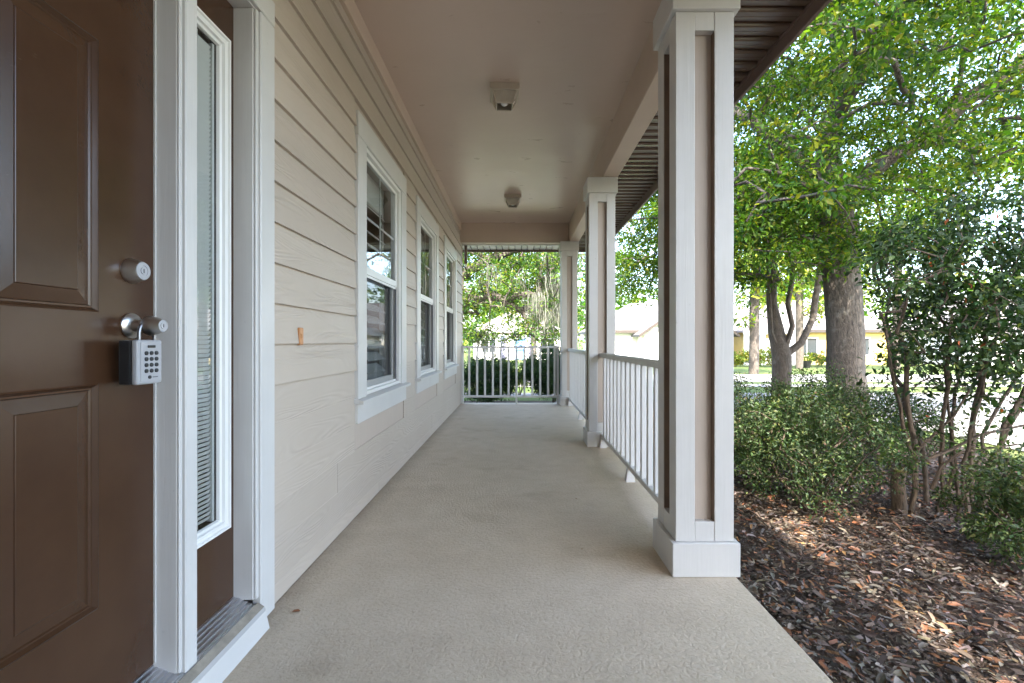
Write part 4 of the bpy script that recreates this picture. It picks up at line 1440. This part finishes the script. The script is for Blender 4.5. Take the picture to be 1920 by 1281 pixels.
shrub(3.35, 4.0, 0.45, 0.75, 8000, 'low shrub behind the bare stems of the tall shrub', n_t=70)
shrub(2.62, 2.25, 0.40, 0.62, 9500, 'bright green low shrub cut by the edge of the picture, beside the tall stems', n_t=75, w=(2, 4, 4, 1.5, 0.3))
BX = [(0.016, 0.040, 0.014), (0.028, 0.060, 0.018), (0.045, 0.085, 0.022)]
shrub(-0.60, 8.75, 0.60, 0.90, 0, 'clipped dark evergreen shrub behind the end railing next to the house wall', 'clipped_shrub', (0.03, 0.055), BX, (3, 3, 1), 'clipped shrubs behind the end railing', 230, 80, 0.33, 0.0)
shrub(0.68, 8.85, 0.60, 1.10, 0, 'taller clipped dark evergreen shrub behind the end railing next to the corner column', 'clipped_shrub', (0.03, 0.055), BX, (3, 3, 1), 'clipped shrubs behind the end railing', 260, 80, 0.33, 0.0)
shrub(0.0, 10.2, 0.30, 0.9, 0, 'light green bush glimpsed between the two clipped shrubs', 'garden_bush', (0.04, 0.07), GREEN, (0, 2, 4, 3, 0), 'sunlit garden bushes', 40, 45)
for i, (x, y, r, h, lab) in enumerate(((15.6, 30.5, 0.9, 1.2, 'yellow-green bush in front of the yellow house porch'), (17.6, 31.5, 0.9, 1.3, 'yellow-green bush beside the yellow house posts'),
                                    (14.2, 30.0, 0.7, 0.9, 'small rusty green bush at the end of the yellow house bed'), (20.5, 31.0, 0.9, 1.1, 'sunlit bush behind the small tree stems'), (24.5, 30.0, 1.0, 1.2, 'sunlit bush behind the big trunk'))):
    shrub(x, y, r, h, 0, lab, 'garden_bush', (0.10, 0.18), GREEN + [(0.25, 0.13, 0.03)], (0.5, 2, 4, 4, 0, 0.8), 'sunlit garden bushes', 45, 40)
# potted plant across the street
pp = thing('potted_plant', (17.9, 28.5, float(zg(28.5))), 'bright green plant in a dark round pot across the street', 'plant')
zp = float(zg(28.5))
lathe('pot', (17.9, 28.5, zp), (0, 0, 1), [(0, 0.0), (0, 0.20), (0.40, 0.29), (0.44, 0.30), (0.44, 0.26), (0.38, 0.25), (0.38, 0)], 'black_plastic', pp, 20)
add_leaves('foliage', pp, clump_leaves(np.array([(17.9, 28.5, zp + 0.65), (17.75, 28.4, zp + 0.55), (18.05, 28.5, zp + 0.6)]), 60, (0.25, 0.35), 0.8, (0.10, 0.18), (0.3, 0.5), GREEN, [0, 2, 4, 4, 0]), 'leaf')

# --- tall shrub with bare stems
TS = np.array([2.70, 2.95, 0])
ZT = -0.13
ts = thing('tall_shrub', (TS[0], TS[1], ZT), 'tall shrub with several bare brown stems and glossy dark leaves', 'shrub')
def keep_ts(p):
    lowz = 0.72 + 0.10 * np.sin(p[:, 0] * 5)
    return (p[:, 2] > lowz) & (p[:, 0] > 2.36 + 0.72 * (p[:, 1] - 2.95) + 0.10 * np.sin(p[:, 2] * 7))
ttl = crown_targets(80, (2.95, 3.0, 0.72), (0.75, 0.6, 0.45), lambda p: (p[:, 2] > 0.25) & (p[:, 0] > 2.42 + 0.72 * (p[:, 1] - 2.95)), 0.5)
ttg = crown_targets(330, (3.05, 3.05, 1.32), (1.05, 0.85, 0.66), keep_ts, 0.42)
n_up = len(ttg)
ttg = np.concatenate([ttg, ttl])
stems, seed = [], [(-0.16, 0.0, -0.10, 0.1), (-0.12, 0.05, -0.05, 0.0), (0.06, -0.06, 0.02, -0.2), (0.18, 0.0, 0.22, 0.1), (0.24, 0.02, 0.45, -0.1), (0.28, 0.10, 0.75, 0.25), (0.1, 0.2, 0.1, 0.45), (-0.02, -0.02, 0.12, 0.05), (0.14, 0.06, 0.33, 0.3), (0.22, -0.04, 0.6, 0.05)]
alltubes = []
for k, (bx_, by_, tx_, ty_) in enumerate(seed):
    b = TS + np.array((bx_, by_, ZT - 0.03))
    sel = ttg[[i for i in range(len(ttg)) if np.argmin([np.hypot(ttg[i, 0] - (TS[0] + s[2] * 1.5), ttg[i, 1] - (TS[1] + s[3] * 1.6)) for s in seed]) == k]]
    if len(sel) == 0:
        sel = ttg[:3]
    lm = [(-1, [b, b + (tx_ * 0.08 + 0.02, ty_ * 0.1, 0.30), b + (tx_ * 0.35, ty_ * 0.4, 0.62), b + (tx_ * 0.8, ty_ * 0.8, 1.0), b + (tx_ * 1.2, ty_ * 1.1, 1.35)])]
    alltubes.append(grow(lm, sel, rng.uniform(0.011, 0.017), 0.0025, step=0.10, first=4, sag=0.04, jitter=0.02))
for poly in ([(2.58, 2.9, 0.25), (2.72, 2.88, 0.32), (2.89, 2.86, 0.42), (3.2, 2.85, 0.49), (3.6, 2.8, 0.56)], [(2.66, 2.95, 0.05), (2.70, 2.93, 0.20), (2.80, 2.9, 0.30), (3.1, 2.85, 0.36)],
             [(2.5, 3.0, -0.12), (2.52, 3.0, 0.1), (2.60, 2.98, 0.3), (2.80, 2.95, 0.52), (2.98, 2.9, 0.9)], [(2.98, 3.1, -0.12), (2.95, 3.1, 0.2), (2.86, 3.05, 0.55), (2.82, 3.05, 1.0)]):
    pp_ = np.array(poly)
    alltubes.append([(pp_, np.linspace(0.014, 0.006, len(pp_)))])
for k, tb in enumerate(alltubes):
    link_mesh('stem', tubes_to_mesh('stem', tb), 'stem', ts, None, True)
VB = [(0.018, 0.042, 0.014), (0.029, 0.060, 0.019), (0.048, 0.084, 0.026), (0.10, 0.125, 0.026), (0.25, 0.065, 0.018)]
pos, d, nr, L, W, cols = clump_leaves(ttg, 48, (0.08, 0.18), 0.7, (0.024, 0.054), (0.42, 0.58), VB, [4, 4, 2.5, 0.7, 0.035], 0.2, 0.25, up=0.9)
sel_ = np.ones(len(pos), bool)
sel_[n_up * 48:] = rng.random(len(pos) - n_up * 48) < 0.35
pos, d, nr, L, W, cols = (q_[sel_] for q_ in (pos, d, nr, L, W, cols))
dep = np.hypot(pos[:, 0], pos[:, 1])
near = np.argsort(dep / L)[:300]
mask = np.ones(len(pos), bool)
mask[near] = False
add_leaves('foliage', ts, (pos[mask], d[mask], nr[mask], L[mask], W[mask], cols[mask]), 'shrub_leaf', 'leaf')
for i in near:
    v, f, c = leaves_np(pos[i:i + 1], d[i:i + 1], nr[i:i + 1], L[i:i + 1], W[i:i + 1], cols[i:i + 1], shape='leaf')
    link_mesh('leaf', np_mesh('leaf', v, f, c), 'shrub_leaf', ts)
# cut stump beside it
sm = thing('stump', (2.47, 2.98, ZT), 'short cut stump with a mossy yellow top at the foot of the tall shrub', 'stump')
v, f = tube_np(np.array([(2.47, 2.98, ZT - 0.03), (2.472, 2.98, ZT + 0.1), (2.468, 2.985, ZT + 0.22), (2.475, 2.98, ZT + 0.30)]), np.array([0.046, 0.040, 0.038, 0.036]), 14, 0.06)
link_mesh('wood', np_mesh('wood', v, f), 'stem', sm, None, True)
M['moss_top'] = plain('moss_cap', (0.085, 0.075, 0.02), 0.9, 0.3, 60, 0.5)
lathe('cut_face', (2.475, 2.98, ZT + 0.285), (0.02, 0, 1), [(0, 0.039), (0.012, 0.040), (0.017, 0.036), (0.019, 0.0)], 'moss_top', sm, 16)

# ------------------------------------------------------------------ leaf litter and bark chips on the mulch
LIT = [(0.115, 0.085, 0.065), (0.17, 0.13, 0.10), (0.235, 0.195, 0.165), (0.30, 0.26, 0.23), (0.28, 0.125, 0.065), (0.36, 0.19, 0.085), (0.07, 0.05, 0.04), (0.36, 0.29, 0.19)]
LWT = [4, 4, 2.4, 0.8, 2.2, 0.6, 3.0, 0.4]
def litter(n, xr, yr, ll, lw, shape, up=1.6, dz=(0.004, 0.03), wts=LWT):
    x = rng.uniform(*xr, n)
    y = yr[0] + (yr[1] - yr[0]) * rng.random(n) ** 1.25
    z = zg(y) + 0.008 + rng.uniform(*dz, n) + 0.018 * np.sin(x * 4.1 + 1) * np.sin(y * 3.3)
    a = rng.uniform(0, 2 * np.pi, n)
    d = np.stack([np.cos(a), np.sin(a), rng.normal(0, 0.22, n)], 1)
    nr = np.array([0, 0, up]) + rng.normal(0, 0.42, (n, 3))
    L = rng.uniform(*ll, n)
    return np.stack([x, y, z], 1), d, nr, L, rng.uniform(*lw, n) * L, (pick_cols(n, LIT, wts, 0.25) * 0.66).clip(0.006, 0.8)
mulch_obj = bpy.data.objects['mulch_bed']
chips = leaves_np(*litter(26000, (0.935, 4.3), (1.0, 5.4), (0.016, 0.05), (0.16, 0.40), 'chip'), shape='chip')
chips2 = leaves_np(*litter(9000, (0.935, 4.6), (3.4, 8.3), (0.035, 0.075), (0.25, 0.45), 'chip'), shape='chip')
chips3 = leaves_np(*litter(22000, (0.932, 3.4), (1.0, 3.6), (0.007, 0.020), (0.2, 0.6), 'chip', 1.0, (0.010, 0.036)), shape='chip')
v = np.concatenate([chips[0], chips2[0], chips3[0]])
f = np.concatenate([chips[1], chips2[1] + len(chips[0]), chips3[1] + len(chips[0]) + len(chips2[0])])
c = np.concatenate([chips[2], chips2[2], chips3[2]])
o = link_mesh('bark_chips', np_mesh('bark_chips', v, f, c), 'litter')
tag(o, 'weathered brown bark chips covering the planting bed', 'mulch', kind='stuff')
pos, d, nr, L, W, cols = litter(5200, (0.94, 4.2), (1.0, 5.2), (0.028, 0.066), (0.30, 0.46), 'leaf', 1.3, (0.012, 0.045), [2.5, 4, 2.6, 1.0, 2.6, 0.9, 2, 0.6])
near = np.argsort(np.hypot(pos[:, 0], pos[:, 1]) / L + 100 * (pos[:, 1] < 1.25) + 100 * (pos[:, 0] > 1.05 * pos[:, 1]))[:300]
mask = np.ones(len(pos), bool)
mask[near] = False
v, f, c = leaves_np(pos[mask], d[mask], nr[mask], L[mask], W[mask], cols[mask], shape='leaf')
o = link_mesh('fallen_leaves', np_mesh('fallen_leaves', v, f, c), 'litter')
tag(o, 'dry brown fallen leaves strewn over the bark chips', 'leaves', kind='stuff')
for i in near:
    v, f, c = leaves_np(pos[i:i + 1], d[i:i + 1], nr[i:i + 1], L[i:i + 1], W[i:i + 1], cols[i:i + 1], shape='leaf')
    lo = link_mesh('fallen_leaf', np_mesh('fallen_leaf', v, f, c), 'litter', mulch_obj)
# a few thin twigs
for k in range(7):
    p = np.array([rng.uniform(1.1, 2.2), rng.uniform(1.5, 2.8), ZT + 0.045])
    a = rng.uniform(0, np.pi)
    q = p + np.array([np.cos(a), np.sin(a), 0.0]) * rng.uniform(0.12, 0.35)
    v, f = tube_np(np.array([p, (p + q) / 2 + (0, 0, 0.012) + rng.normal(0, 0.008, 3), q]), np.array([0.0035, 0.003, 0.0015]), 5)
    link_mesh('twig', np_mesh('twig', v, f), 'stem', mulch_obj, None, True)
# small brown leaf bits on the porch slab
lf = []
for (x, y, s) in ((-0.835, 1.69, 0.035), (0.36, 2.9, 0.02), (0.30, 2.2, 0.014)):
    v, f, c = leaves_np(np.array([(x, y, 0.004)]), np.array([(0.9, 0.4, 0.0)]), np.array([(0.05, 0.0, 1.0)]), np.array([s]), np.array([s * 0.6]), np.array([(0.20, 0.085, 0.04)]), shape='leaf')
    link_mesh('fallen_leaf', np_mesh('fallen_leaf', v, f, c), 'litter', floor)
